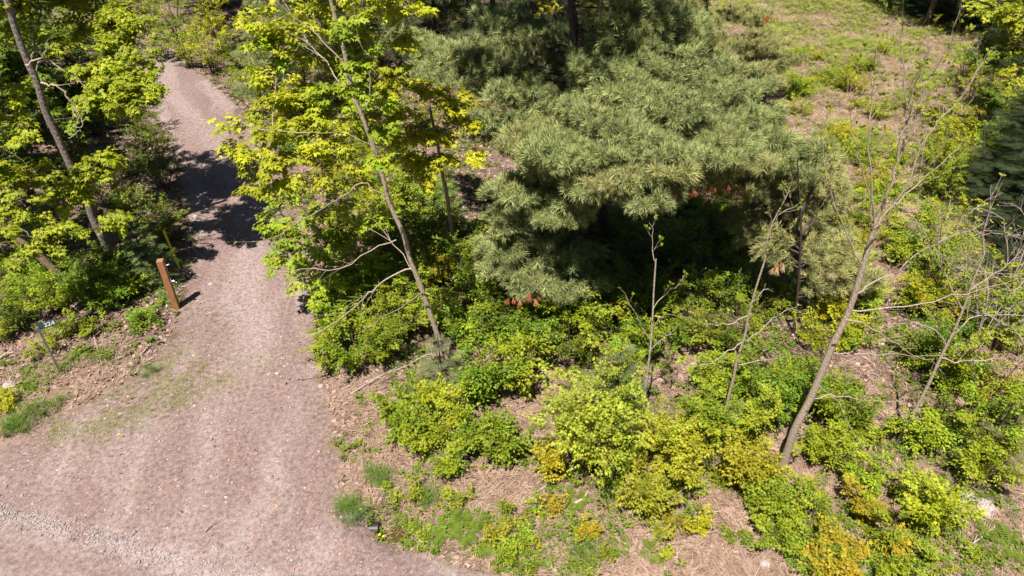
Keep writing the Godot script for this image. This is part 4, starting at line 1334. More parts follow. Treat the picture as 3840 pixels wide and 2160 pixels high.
func white_pines() -> void:
	# the big white pine in the middle; each bough ends where its needles show
	var gz := 15.6
	var pts: Array = [Vector3(2.57, -0.06, -15.50), Vector3(2.15, 2.01, -15.50), Vector3(1.72, 4.16, -15.50), Vector3(1.43, 5.34, -15.50), Vector3(1.26, 6.42, -15.50), Vector3(1.15, 7.35, -15.50), Vector3(1.05, 8.62, -15.40)]
	var b: Array = []
	# toward the camera: the lit middle mass
	for q in [[Vector3(0.32, 4.43, -12.10), .62], [Vector3(0.88, 4.36, -11.40), .62], [Vector3(1.43, 4.28, -11.10), .60], [Vector3(1.94, 4.49, -11.30), .68], [Vector3(2.48, 4.14, -10.90), .52], [Vector3(2.31, 4.74, -11.60), .70], [Vector3(2.98, 4.47, -11.50), .64],
			[Vector3(1.60, 4.70, -12.40), .66], [Vector3(2.31, 4.90, -12.70), .70], [Vector3(2.98, 4.74, -12.50), .64], [Vector3(3.76, 4.41, -12.70), .62], [Vector3(4.49, 4.15, -12.90), .58], [Vector3(5.33, 3.88, -13.10), .55], [Vector3(6.46, 3.60, -13.80), .42],
			[Vector3(3.11, 5.14, -13.10), .62], [Vector3(2.19, 5.17, -13.80), .56], [Vector3(2.77, 5.31, -14.00), .6], [Vector3(1.61, 5.50, -13.80), .45], [Vector3(3.82, 4.54, -13.80), .6], [Vector3(4.60, 4.20, -14.00), .55]]:
		b.append([q[0], q[1], PINE])
	for q in [[Vector3(0.01, 4.59, -12.10), .5], [Vector3(0.57, 4.77, -11.20), .6], [Vector3(1.11, 4.83, -10.90), .62], [Vector3(1.67, 4.89, -11.10), .66], [Vector3(1.28, 4.40, -10.60), .5], [Vector3(1.81, 4.64, -10.40), .6], [Vector3(2.29, 4.43, -10.10), .42], [Vector3(2.13, 4.78, -10.40), .62], [Vector3(2.67, 4.81, -10.50), .62], [Vector3(2.52, 4.98, -10.90), .64],
			[Vector3(1.70, 5.19, -11.60), .55], [Vector3(2.10, 5.09, -11.40), .6], [Vector3(1.43, 5.10, -12.40), .5], [Vector3(2.71, 5.25, -12.60), .62], [Vector3(3.22, 5.02, -12.40), .62], [Vector3(2.39, 5.26, -13.00), .6], [Vector3(3.33, 4.72, -11.30), .62], [Vector3(3.75, 4.72, -11.30), .6], [Vector3(4.40, 4.67, -12.10), .6], [Vector3(4.10, 4.58, -12.30), .58], [Vector3(4.79, 4.27, -12.10), .5], [Vector3(3.80, 4.65, -12.70), .6],
			[Vector3(1.88, 5.31, -14.00), .5], [Vector3(1.41, 5.41, -14.20), .4], [Vector3(2.34, 5.34, -14.40), .55], [Vector3(3.40, 5.16, -14.20), .62], [Vector3(4.12, 4.82, -14.20), .62], [Vector3(4.82, 4.48, -14.40), .6], [Vector3(5.42, 4.20, -14.20), .55], [Vector3(3.07, 5.57, -15.00), .6], [Vector3(3.82, 5.38, -14.80), .6]]:
		b.append([q[0], q[1], PINE if rng.randf() < 0.85 else PINE_OLD])
	for q in [[Vector3(5.51, 4.16, -12.60), .5], [Vector3(6.19, 4.24, -12.80), .42], [Vector3(6.04, 3.90, -12.60), .42], [Vector3(5.43, 4.36, -13.00), .5], [Vector3(5.01, 4.54, -13.60), .5], [Vector3(4.74, 4.92, -14.40), .55], [Vector3(4.01, 5.02, -14.60), .55], [Vector3(-0.33, 4.76, -14.60), .5], [Vector3(-1.01, 4.29, -14.20), .45], [Vector3(0.86, 4.56, -14.20), .45], [Vector3(0.10, 4.38, -14.20), .45]]:
		b.append([q[0], q[1], PINE])
	# the lower boughs
	for q in [[Vector3(0.09, 3.82, -11.50), .5], [Vector3(-0.30, 3.05, -12.10), .42], [Vector3(0.60, 3.54, -11.10), .5], [Vector3(1.04, 3.82, -11.20), .4]]:
		b.append([q[0], q[1], PINE])
	b.append([Vector3(2.97, 4.21, -11.30), .38, PINE, 1.0])
	b.append([Vector3(3.94, 3.74, -12.30), .4, PINE, 1.0])
	b.append([Vector3(4.81, 3.45, -12.70), .5, PINE_OLD])
	b.append([Vector3(4.03, 3.91, -12.50), .5, PINE_OLD])
	# to the west
	for q in [[Vector3(0.02, 3.78, -15.00), .45], [Vector3(0.38, 4.29, -15.40), .55], [Vector3(0.74, 4.68, -15.60), .5], [Vector3(-0.26, 4.76, -16.20), .5], [Vector3(-1.01, 5.10, -16.60), .5], [Vector3(-1.99, 5.08, -17.00), .62], [Vector3(-3.10, 5.15, -17.40), .62], [Vector3(-2.31, 4.76, -16.20), .42], [Vector3(-0.78, 3.86, -14.60), .42]]:
		b.append([q[0], q[1], PINE])
	# behind the trunk and upward
	for q in [[Vector3(2.54, 5.82, -15.00), .6], [Vector3(2.27, 6.25, -15.20), .6], [Vector3(3.18, 5.82, -15.30), .65], [Vector3(0.50, 5.44, -17.40), .6], [Vector3(2.07, 5.38, -17.60), .6], [Vector3(3.29, 5.19, -16.00), .6], [Vector3(1.11, 4.90, -17.60), .55], [Vector3(-0.17, 5.57, -17.60), .6]]:
		b.append([q[0], q[1], PINE])
	for q in [[Vector3(1.99, 5.60, -15.20), .6], [Vector3(2.32, 5.40, -15.00), .6], [Vector3(2.99, 6.12, -15.40), .7], [Vector3(3.70, 5.57, -15.60), .7], [Vector3(4.28, 5.80, -16.00), .7], [Vector3(2.61, 6.53, -15.40), .7], [Vector3(3.57, 6.19, -15.80), .7], [Vector3(4.83, 5.13, -15.60), .6], [Vector3(5.39, 4.62, -15.00), .6], [Vector3(5.72, 4.30, -14.40), .55]]:
		b.append([q[0], q[1], PINE])
	var big := pine("white_pine", pts, 0.17, "largest white pine, blue green boughs layered over the dark middle of the lot", b, PINE)
	whorls(big[0], big[1], 7.2, 12.0, 2.9, 0.9, 0.7, PINE, 0.75, 0.25)

	# the low bough tree: a pale drooping pine in front of it
	var lp: Array = [Vector3(1.27, 0.00, -13.38), Vector3(1.38, 1.58, -13.38), Vector3(1.51, 2.21, -13.38), Vector3(1.61, 2.66, -13.38), Vector3(1.64, 3.10, -13.38)]
	var lb: Array = []
	for q in [[Vector3(-0.39, 2.26, -12.00), .5], [Vector3(0.02, 1.97, -11.70), .52], [Vector3(0.50, 1.81, -11.50), .52], [Vector3(1.08, 1.64, -11.60), .5], [Vector3(1.71, 1.46, -12.00), .42], [Vector3(0.18, 2.46, -12.30), .5], [Vector3(0.92, 2.16, -12.00), .5], [Vector3(-0.57, 1.86, -12.00), .32], [Vector3(1.57, 1.87, -12.60), .42], [Vector3(2.23, 0.90, -12.40), .25]]:
		lb.append([q[0], q[1], PINE])
	lb.append([Vector3(0.14, 1.66, -11.50), .3, PINE, 1.0])
	pine("white_pine", lp, 0.06, "smaller white pine with a pale low bough and rust red needles, under the largest pine", lb, PINE)

	# young pine at the clearing's edge
	var yp: Array = [Vector3(6.48, 0.00, -12.32), Vector3(6.22, 1.44, -12.32), Vector3(5.93, 2.83, -12.32), Vector3(5.69, 3.65, -12.32), Vector3(5.51, 4.25, -12.32)]
	var yb: Array = []
	for q in [[Vector3(5.34, 2.06, -13.30), .42], [Vector3(5.66, 1.95, -12.80), .48], [Vector3(6.21, 1.87, -12.60), .5], [Vector3(6.87, 1.81, -12.70), .5], [Vector3(7.60, 1.54, -12.80), .42], [Vector3(8.20, 1.15, -12.90), .25], [Vector3(7.26, 2.00, -13.40), .45], [Vector3(6.09, 2.18, -13.80), .45], [Vector3(7.05, 2.27, -14.00), .42],
			[Vector3(5.54, 2.48, -14.00), .42], [Vector3(5.17, 2.28, -13.80), .36], [Vector3(7.10, 3.37, -14.20), .40], [Vector3(6.33, 3.70, -14.00), .34], [Vector3(7.41, 2.88, -14.20), .34], [Vector3(6.06, 2.88, -14.20), .4]]:
		yb.append([q[0], q[1], PINE_OLD])
	yb.append([Vector3(5.86, 1.72, -12.60), .3, PINE_OLD, 2.0])
	pine("white_pine", yp, 0.032, "slender pale green white pine with brown needle tips at the clearing's edge", yb, PINE_OLD)

	# the pines behind
	var rp: Array = [Vector3(8.40, -0.08, -27.88), Vector3(8.00, 1.30, -27.88), Vector3(7.61, 2.69, -27.88), Vector3(7.18, 4.41, -27.88), Vector3(6.89, 5.76, -27.88)]
	var rb: Array = []
	for q in [[Vector3(6.34, 1.87, -25.60), 1.08], [Vector3(7.33, 1.56, -25.20), 1.22], [Vector3(8.39, 1.64, -25.40), 1.22], [Vector3(9.44, 1.12, -25.60), 0.94], [Vector3(6.84, 2.65, -26.40), 1.22], [Vector3(8.31, 2.41, -26.20), 1.22], [Vector3(9.74, 2.21, -26.40), 1.08], [Vector3(5.98, 2.97, -26.80), 1.22], [Vector3(7.92, 3.21, -27.00), 1.22], [Vector3(9.41, 3.21, -27.00), 0.94], [Vector3(6.17, 3.54, -27.40), 1.22], [Vector3(10.98, 1.70, -26.60), .55]]:
		rb.append([q[0], q[1], PINE_OLD])
	rb.append([Vector3(9.29, 3.29, -26.40), .4, PINE_OLD, 1.0])
	var r := pine("white_pine", rp, 0.15, "broad yellowish white pine behind the largest one, on the near side of the clearing", rb, PINE_OLD)
	whorls(r[0], r[1], 7.0, 11.5, 2.4, 0.8, 0.8, PINE_OLD, 0.6, 0.2)
	var wp: Array = [Vector3(-7.85, 0.00, -25.28), Vector3(-7.73, 1.38, -25.28), Vector3(-7.58, 2.82, -25.28), Vector3(-7.43, 4.17, -25.28), Vector3(-7.26, 5.43, -25.28)]
	var w := pine("white_pine", wp, 0.12, "grey green white pine half hidden behind the leaning maple's yellow leaves", [], PINE)
	whorls(w[0], w[1], 1.0, 9.5, 2.4, 0.7, 0.62, PINE, 0.6, 0.10)
	var kp: Array = [Vector3(-3.16, 0.00, -28.83), Vector3(-3.13, 1.81, -28.83), Vector3(-3.11, 3.35, -28.83), Vector3(-3.05, 4.65, -28.83)]
	var kk := pine("white_pine", kp, 0.15, "dark white pine in the shade behind the largest pine's western boughs", [], PINE_SHADED)
	whorls(kk[0], kk[1], 1.6, 11.0, 2.8, 0.8, 0.8, PINE_SHADED, 0.65, 0.06)


	for s in [[Vector3(0.70, 0.00, -28.59), 10.0, 2.6, PINE_SHADED, "dark layered pine west of the largest pine's trunk"], [Vector3(5.74, 0.00, -29.85), 10.5, 2.8, PINE, "grey green pine right behind the largest pine"], [Vector3(-5.88, 0.00, -31.19), 10.0, 2.5, PINE, "pale tipped white pine above the leaning maple's yellow crown"], [Vector3(4.00, 0.00, -33.25), 12.0, 2.8, PINE_SHADED, "shaded pine far behind the largest pine's trunk"],
			[Vector3(-2.10, 0.00, -34.54), 12.0, 2.8, PINE_SHADED, "deep shaded pine in the row at the top of the view"], [Vector3(-8.53, 0.00, -34.54), 11.0, 2.5, PINE_SHADED, "dark pine behind the bushes east of the driveway"]]:
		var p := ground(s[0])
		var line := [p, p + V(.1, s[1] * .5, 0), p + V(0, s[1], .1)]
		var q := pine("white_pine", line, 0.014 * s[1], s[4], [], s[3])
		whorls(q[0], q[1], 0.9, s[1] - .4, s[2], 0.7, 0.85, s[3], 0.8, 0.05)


func saplings() -> void:
	var pal := [Color(0.18, 0.25, 0.014), Color(0.25, 0.27, 0.016)]
	var a := thing("sapling_tree", ground(Vector3(2.58, 0.00, -9.46)), "straight pale sapling, nearly bare, between the big pine and the olive brush", "tree")
	trunk(a, [Vector3(2.58, 0.00, -9.46), Vector3(2.52, 0.67, -9.46), Vector3(2.50, 1.28, -9.46), Vector3(2.48, 1.95, -9.46), Vector3(2.44, 2.58, -9.46), Vector3(2.39, 3.18, -9.46), Vector3(2.35, 3.82, -9.46)], 0.028, 0.012, M.dead_wood)
	limb(a, [Vector3(2.35, 3.74, -9.46), Vector3(2.26, 4.12, -9.46), Vector3(2.19, 4.49, -9.46)], 0.010, 5, 0.3, 0.5, 0.7, pal, M.dead_wood)
	limb(a, [Vector3(2.37, 2.91, -9.26), Vector3(2.49, 3.16, -9.26), Vector3(2.69, 3.40, -9.26), Vector3(2.79, 3.64, -9.26)], 0.010, 6, 0.28, 0.4, 0.8, pal, M.dead_wood)
	limb(a, [Vector3(2.53, 1.88, -9.66), Vector3(2.19, 2.52, -9.66), Vector3(1.85, 3.12, -9.66)], 0.009, 6, 0.28, 0.4, 0.6, pal, M.dead_wood)
	limb(a, [Vector3(2.46, 1.94, -9.36), Vector3(2.63, 2.22, -9.36), Vector3(2.86, 2.31, -9.36)], 0.009, 5, 0.28, 0.3, 0.9, pal, M.dead_wood, 1.3)
	limb(a, [Vector3(2.54, 2.07, -9.76), Vector3(2.65, 2.35, -9.76), Vector3(2.85, 2.44, -9.76)], 0.008, 5, 0.25, 0.3, 0.9, pal, M.dead_wood, 1.3)
	limb(a, [Vector3(2.46, 1.41, -9.26), Vector3(2.22, 0.97, -9.26), Vector3(1.97, 1.27, -9.26)], 0.007, 4, 0.2, 0.2, 0.5, pal, M.dead_wood)
	var b := thing("sapling_tree", ground(Vector3(4.12, 0.00, -9.40)), "slender crooked sapling with leafy side limbs, next toward the forked grey maple", "tree")
	trunk(b, [Vector3(4.12, 0.00, -9.40), Vector3(4.08, 0.63, -9.40), Vector3(4.08, 1.24, -9.40), Vector3(4.06, 1.63, -9.40), Vector3(4.08, 2.00, -9.40), Vector3(4.09, 2.32, -9.40), Vector3(4.07, 2.63, -9.40), Vector3(4.07, 2.93, -9.40), Vector3(4.08, 3.35, -9.40), Vector3(4.11, 3.86, -9.40)], 0.034, 0.014, M.smooth_bark)
	limb(b, [Vector3(3.99, 2.26, -9.20), Vector3(3.77, 2.04, -9.20), Vector3(3.54, 1.76, -9.20), Vector3(3.20, 1.69, -9.20), Vector3(3.10, 1.66, -9.20)], 0.013, 9, 0.32, 0.2, 0.9, LIME, M.dead_wood, 1.5)
	limb(b, [Vector3(4.11, 2.74, -9.40), Vector3(3.93, 2.59, -9.40), Vector3(3.67, 2.50, -9.40), Vector3(3.32, 2.53, -9.40)], 0.013, 8, 0.35, 0.3, 0.5, LIME, M.dead_wood)
	limb(b, [Vector3(4.11, 1.55, -9.40), Vector3(4.40, 1.65, -9.40), Vector3(4.95, 1.69, -9.40)], 0.010, 5, 0.2, 0.1, 0.3, LIME, M.dead_wood)
	limb(b, [Vector3(4.25, 1.95, -9.60), Vector3(4.53, 2.34, -9.60), Vector3(4.77, 2.65, -9.60), Vector3(4.93, 2.70, -9.60)], 0.012, 8, 0.3, 0.3, 0.4, LIME, M.dead_wood)
	limb(b, [Vector3(4.08, 2.89, -9.40), Vector3(4.16, 3.14, -9.40), Vector3(4.30, 3.27, -9.40)], 0.012, 5, 0.25, 0.3, 0.4, LIME, M.dead_wood)
	limb(b, [Vector3(4.24, 3.66, -9.70), Vector3(4.19, 4.35, -9.70), Vector3(4.34, 4.93, -9.70), Vector3(4.28, 5.34, -9.70)], 0.013, 8, 0.35, 0.5, 0.5, pal, M.smooth_bark)
	limb(b, [Vector3(4.07, 4.24, -9.40), Vector3(4.15, 4.67, -9.40), Vector3(4.36, 4.81, -9.40)], 0.010, 5, 0.3, 0.5, 0.5, pal, M.smooth_bark)
	var c := thing("sapling_tree", ground(Vector3(7.35, 0.00, -8.99)), "thin straight stem crossed by bare twigs, rising toward the tangled eastern brush", "tree")
	trunk(c, [Vector3(7.35, 0.00, -8.99), Vector3(7.36, 0.62, -8.99), Vector3(7.38, 1.01, -8.99), Vector3(7.39, 1.52, -8.99), Vector3(7.38, 2.08, -8.99), Vector3(7.39, 2.61, -8.99), Vector3(7.37, 3.12, -8.99), Vector3(7.31, 3.75, -8.99), Vector3(7.29, 4.20, -8.99)], 0.040, 0.016, M.smooth_bark)
	for q in [[Vector3(7.39, 2.61, -8.99), Vector3(7.56, 2.95, -8.99), Vector3(8.05, 3.03, -8.99), Vector3(8.61, 2.95, -8.99)], [Vector3(7.38, 2.35, -8.99), Vector3(7.06, 2.70, -8.99), Vector3(6.67, 2.87, -8.99), Vector3(6.29, 2.83, -8.99)], [Vector3(7.37, 3.12, -8.99), Vector3(6.87, 3.75, -8.99), Vector3(6.53, 4.34, -8.99), Vector3(6.39, 4.90, -8.99)], [Vector3(7.38, 2.08, -8.99), Vector3(7.79, 1.99, -8.99), Vector3(8.31, 2.08, -8.99), Vector3(8.86, 1.90, -8.99)], [Vector3(7.34, 3.52, -8.99), Vector3(7.60, 3.83, -8.99), Vector3(7.82, 4.20, -8.99)], [Vector3(7.29, 4.20, -8.99), Vector3(7.10, 4.77, -8.99), Vector3(7.00, 5.30, -8.99)]]:
		limb(c, q, 0.014, 12, 0.5, 0.2, 0.22, pal, M.dead_wood)
	var d := thing("sapling_tree", ground(Vector3(9.77, 0.00, -9.43)), "grey stem cut by the frame's eastern edge, behind the fir seedling", "tree")
	trunk(d, [Vector3(9.77, 0.00, -9.43), Vector3(9.67, 0.49, -9.43), Vector3(9.58, 1.01, -9.43), Vector3(9.46, 1.79, -9.43), Vector3(9.30, 2.61, -9.43)], 0.05, 0.03, M.smooth_bark)
	limb(d, [Vector3(9.43, 1.70, -9.43), Vector3(8.90, 2.25, -9.43), Vector3(8.34, 2.61, -9.43), Vector3(7.86, 2.78, -9.43)], 0.016, 14, 0.5, 0.2, 0.2, pal, M.dead_wood)
	var e := thing("sapling_tree", ground(Vector3(7.79, 0.00, -15.31)), "spindly bare sapling in front of the clearing, west of the forked grey maple", "tree")
	trunk(e, [Vector3(8.30, 0.24, -13.38), Vector3(7.55, 2.11, -13.38), Vector3(7.16, 2.66, -13.38), Vector3(6.79, 3.15, -13.38)], 0.025, 0.014, M.smooth_bark)
	limb(e, [Vector3(6.79, 3.15, -13.38), Vector3(6.56, 3.57, -13.38), Vector3(6.45, 3.93, -13.38), Vector3(6.38, 4.45, -13.38), Vector3(6.33, 4.87, -13.38)], 0.012, 8, 0.4, 0.6, 0.6, pal, M.smooth_bark)


func far_woods() -> void:
	# the wood that closes the top of the picture
	var pal := [Color(0.26, 0.32, 0.016), Color(0.34, 0.36, 0.018)]
	var spots := [[Vector3(-12.93, 0.00, -35.55), DEEP, "dark maple behind the yellow bushes at the driveway's far side"], [Vector3(-16.25, 0.00, -38.12), YELLOW, "yellow leaved tree at the head of the driveway"], [Vector3(-1.00, 0.00, -37.36), DEEP, "shadowy tree behind the dark pine, filling the gap in the crowns"],
		[Vector3(5.21, 0.00, -38.92), DEEP, "dark broadleaf tree behind the largest pine's trunk"], [Vector3(22.05, 0.00, -38.12), DEEP, "dark tree at the clearing's far corner"], [Vector3(22.86, 0.00, -33.89), pal, "yellow green maple overhanging the clearing's eastern side"], [Vector3(-21.97, 0.00, -41.92), DEEP, "deep green tree where the driveway vanishes"]]
	for s in spots:
		var p: Vector3 = s[0]
		var o := leafy_tree("forest_tree", [p, p + V(0.1, 4, 0), p + V(0.2, 9, 0)], 0.15, s[2], [], s[1])
		crown(o[0], o[1], p + V(0, 5.5, 0), V(2.4, 3.2, 2.2), 16, 80, s[1], "maple", 1.3)
	for s in [[Vector3(-1.07, 0.00, -40.59), "lone bare trunk among the dark pines at the top"], [Vector3(-12.34, 0.00, -36.98), "pale bare trunk behind the yellow bushes"]]:
		var p: Vector3 = ground(s[0])
		var o := thing("bare_tree", p, s[1], "tree")
		trunk(o, [p, p + V(-.1, 3, 0), p + V(0, 7, 0), p + V(.1, 10, 0)], 0.13, 0.05, M.pine_bark)
		for k in 7:
			var a := rnd(0, TAU)
			var y := 2.5 + k
			limb(o, [p + V(0, y, 0), p + V(cos(a) * .7, y + .2, sin(a) * .7), p + V(cos(a) * 1.8, y + .3, sin(a) * 1.8)], 0.02, 8, 0.5, 0.1, 0.0, YELLOW, M.pine_bark)
	for s in [[Vector3(-4.34, 0.00, -39.74), 12.0, "tall dark spruce behind the western pine boughs"], [Vector3(1.18, 0.00, -41.47), 13.0, "tall dark spruce in the gap beside the pine trunk"], [Vector3(9.72, 0.00, -43.33), 13.0, "tall dark spruce far behind the yellowish pine"], [Vector3(-10.44, 0.00, -40.59), 12.0, "tall dark spruce behind the leaning maple's top"], [Vector3(22.77, 0.00, -41.47), 11.0, "tall dark spruce at the clearing's far end"], [Vector3(23.73, 0.00, -38.92), 8.0, "dark spruce in the row closing the clearing's far corner"], [Vector3(24.80, 0.00, -37.36), 10.0, "dark spruce beside the yellow green maple at the clearing's far corner"], [Vector3(22.16, 0.00, -44.83), 10.0, "distant dark spruce above the clearing"], [Vector3(18.94, 0.00, -45.35), 10.0, "distant dark spruce behind the yellowish pine"], [Vector3(25.31, 0.00, -44.32), 11.0, "hindmost dark spruce of the clearing's far row"], [Vector3(25.38, 0.00, -35.21), 10.0, "dark spruce at the frame's upper eastern corner"],
			[Vector3(22.00, 0.00, -29.85), 12.0, "tall dark spruce on the clearing's shaded side"], [Vector3(-16.54, 0.00, -41.47), 12.0, "tall dark spruce above the yellow bushes"]]:
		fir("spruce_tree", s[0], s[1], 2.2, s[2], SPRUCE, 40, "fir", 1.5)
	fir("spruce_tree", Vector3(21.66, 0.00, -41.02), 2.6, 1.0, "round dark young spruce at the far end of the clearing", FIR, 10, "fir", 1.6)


func east_edge() -> void:
	var pal := [Color(0.26, 0.32, 0.016), Color(0.34, 0.36, 0.018)]
	# spruces mostly out of view, placed to keep the edge in deep shade
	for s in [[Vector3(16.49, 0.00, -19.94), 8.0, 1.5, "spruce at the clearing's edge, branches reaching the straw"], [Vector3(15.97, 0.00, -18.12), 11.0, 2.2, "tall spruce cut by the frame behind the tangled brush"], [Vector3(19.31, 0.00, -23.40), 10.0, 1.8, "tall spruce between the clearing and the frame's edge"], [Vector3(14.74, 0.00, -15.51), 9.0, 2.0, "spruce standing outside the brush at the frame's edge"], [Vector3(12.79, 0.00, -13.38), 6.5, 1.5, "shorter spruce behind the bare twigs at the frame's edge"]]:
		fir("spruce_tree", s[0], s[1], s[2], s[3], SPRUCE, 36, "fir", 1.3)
	var t1: Array = [Vector3(19.53, 0.00, -23.76), Vector3(18.81, 1.90, -23.76), Vector3(18.09, 3.77, -23.76), Vector3(17.48, 5.24, -23.76)]
	var o1 := leafy_tree("maple_tree", t1, 0.12, "yellow green maple leaning in at the frame's eastern edge above the spruces", [[Vector3(15.96, 3.48, -22.50), V(.8,.4,.7), 90], [Vector3(16.36, 2.56, -22.20), V(.7,.4,.7), 70], [Vector3(15.14, 4.50, -22.80), V(.8,.4,.8), 80], [Vector3(15.91, 4.34, -22.50), V(.8,.4,.8), 80], [Vector3(16.10, 1.90, -21.50), V(.7,.35,.7), 60], [Vector3(15.55, 1.37, -20.50), V(.7,.4,.7), 60, DEEP], [Vector3(15.41, 1.02, -19.50), V(.7,.4,.7), 70], [Vector3(14.71, 0.57, -18.80), V(.6,.4,.6), 60, DEEP], [Vector3(14.93, 0.48, -18.20), V(.6,.3,.6), 60], [Vector3(15.70, 2.05, -21.80), V(.6,.3,.6), 50, DEEP], [Vector3(15.57, 3.08, -23.00), V(.7,.4,.7), 60, DEEP]], pal)
	crown(o1[0], o1[1], V(18.5, 8, -23), V(2, 2, 2), 8, 90, pal, "maple", 1.1)
	for s in [[Vector3(14.10, 0.00, -17.64), 6.0, 1.5, "spruce behind the bare brush, its lower boughs in shade"], [Vector3(13.58, 0.00, -15.51), 5.5, 1.4, "thick young spruce at the frame's edge behind the tangled stems"]]:
		fir("spruce_tree", s[0], s[1], s[2], s[3], SPRUCE, 28, "fir", 1.2)
	for s in [[Vector3(17.08, 0.00, -23.76), 2.2, "leafy shrub at the dark spruces' feet, far end of the clearing"], [Vector3(15.84, 0.00, -20.80), 2.4, "tall yellow green shrub lit against the dark spruces"], [Vector3(18.14, 0.00, -26.53), 2.0, "shrub under the dark spruces where the straw ends"], [Vector3(14.79, 0.00, -18.12), 2.4, "yellow green shrub at the frame's edge above the bare stems"], [Vector3(19.30, 0.00, -29.33), 2.0, "shrub at the far corner of the clearing in front of dark spruces"]]:
		shrub(s[0], s[1], 1.1, 150, [DEEP, YELLOW, LIME][int(s[1] * 10) % 3], "small_maple", s[2])
	# tangle of grey twigs
	var i := 0
	for s in [[Vector3(11.28, 0.00, -12.76), 3.0, "grey tangle of bare arching stems in front of the spruces"], [Vector3(9.97, 0.00, -11.36), 2.6, "bare arching brush around the thin straight stem"], [Vector3(11.01, 0.00, -11.36), 3.0, "grey bare brush against the dark at the frame's edge"], [Vector3(10.49, 0.00, -14.39), 2.2, "thin bare brush at the clearing's lower edge"]]:
		var p := ground(s[0])
		var o := thing("bare_shrub", p, s[2], "shrub")
		for k in 9:
			var a := TAU * k / 9 + rnd(-.3, .3)
			var h: float = s[1] * rnd(0.7, 1.1)
			var w := rnd(0.5, 1.5)
			limb(o, [p, p + V(cos(a) * w * .25, h * .5, sin(a) * w * .25), p + V(cos(a) * w * .7, h * .85, sin(a) * w * .7), p + V(cos(a) * w * 1.3, h * .9, sin(a) * w * 1.3)], 0.014, 11, 0.55, 0.1, 0.10, pal, M.dead_wood)
		i += 1

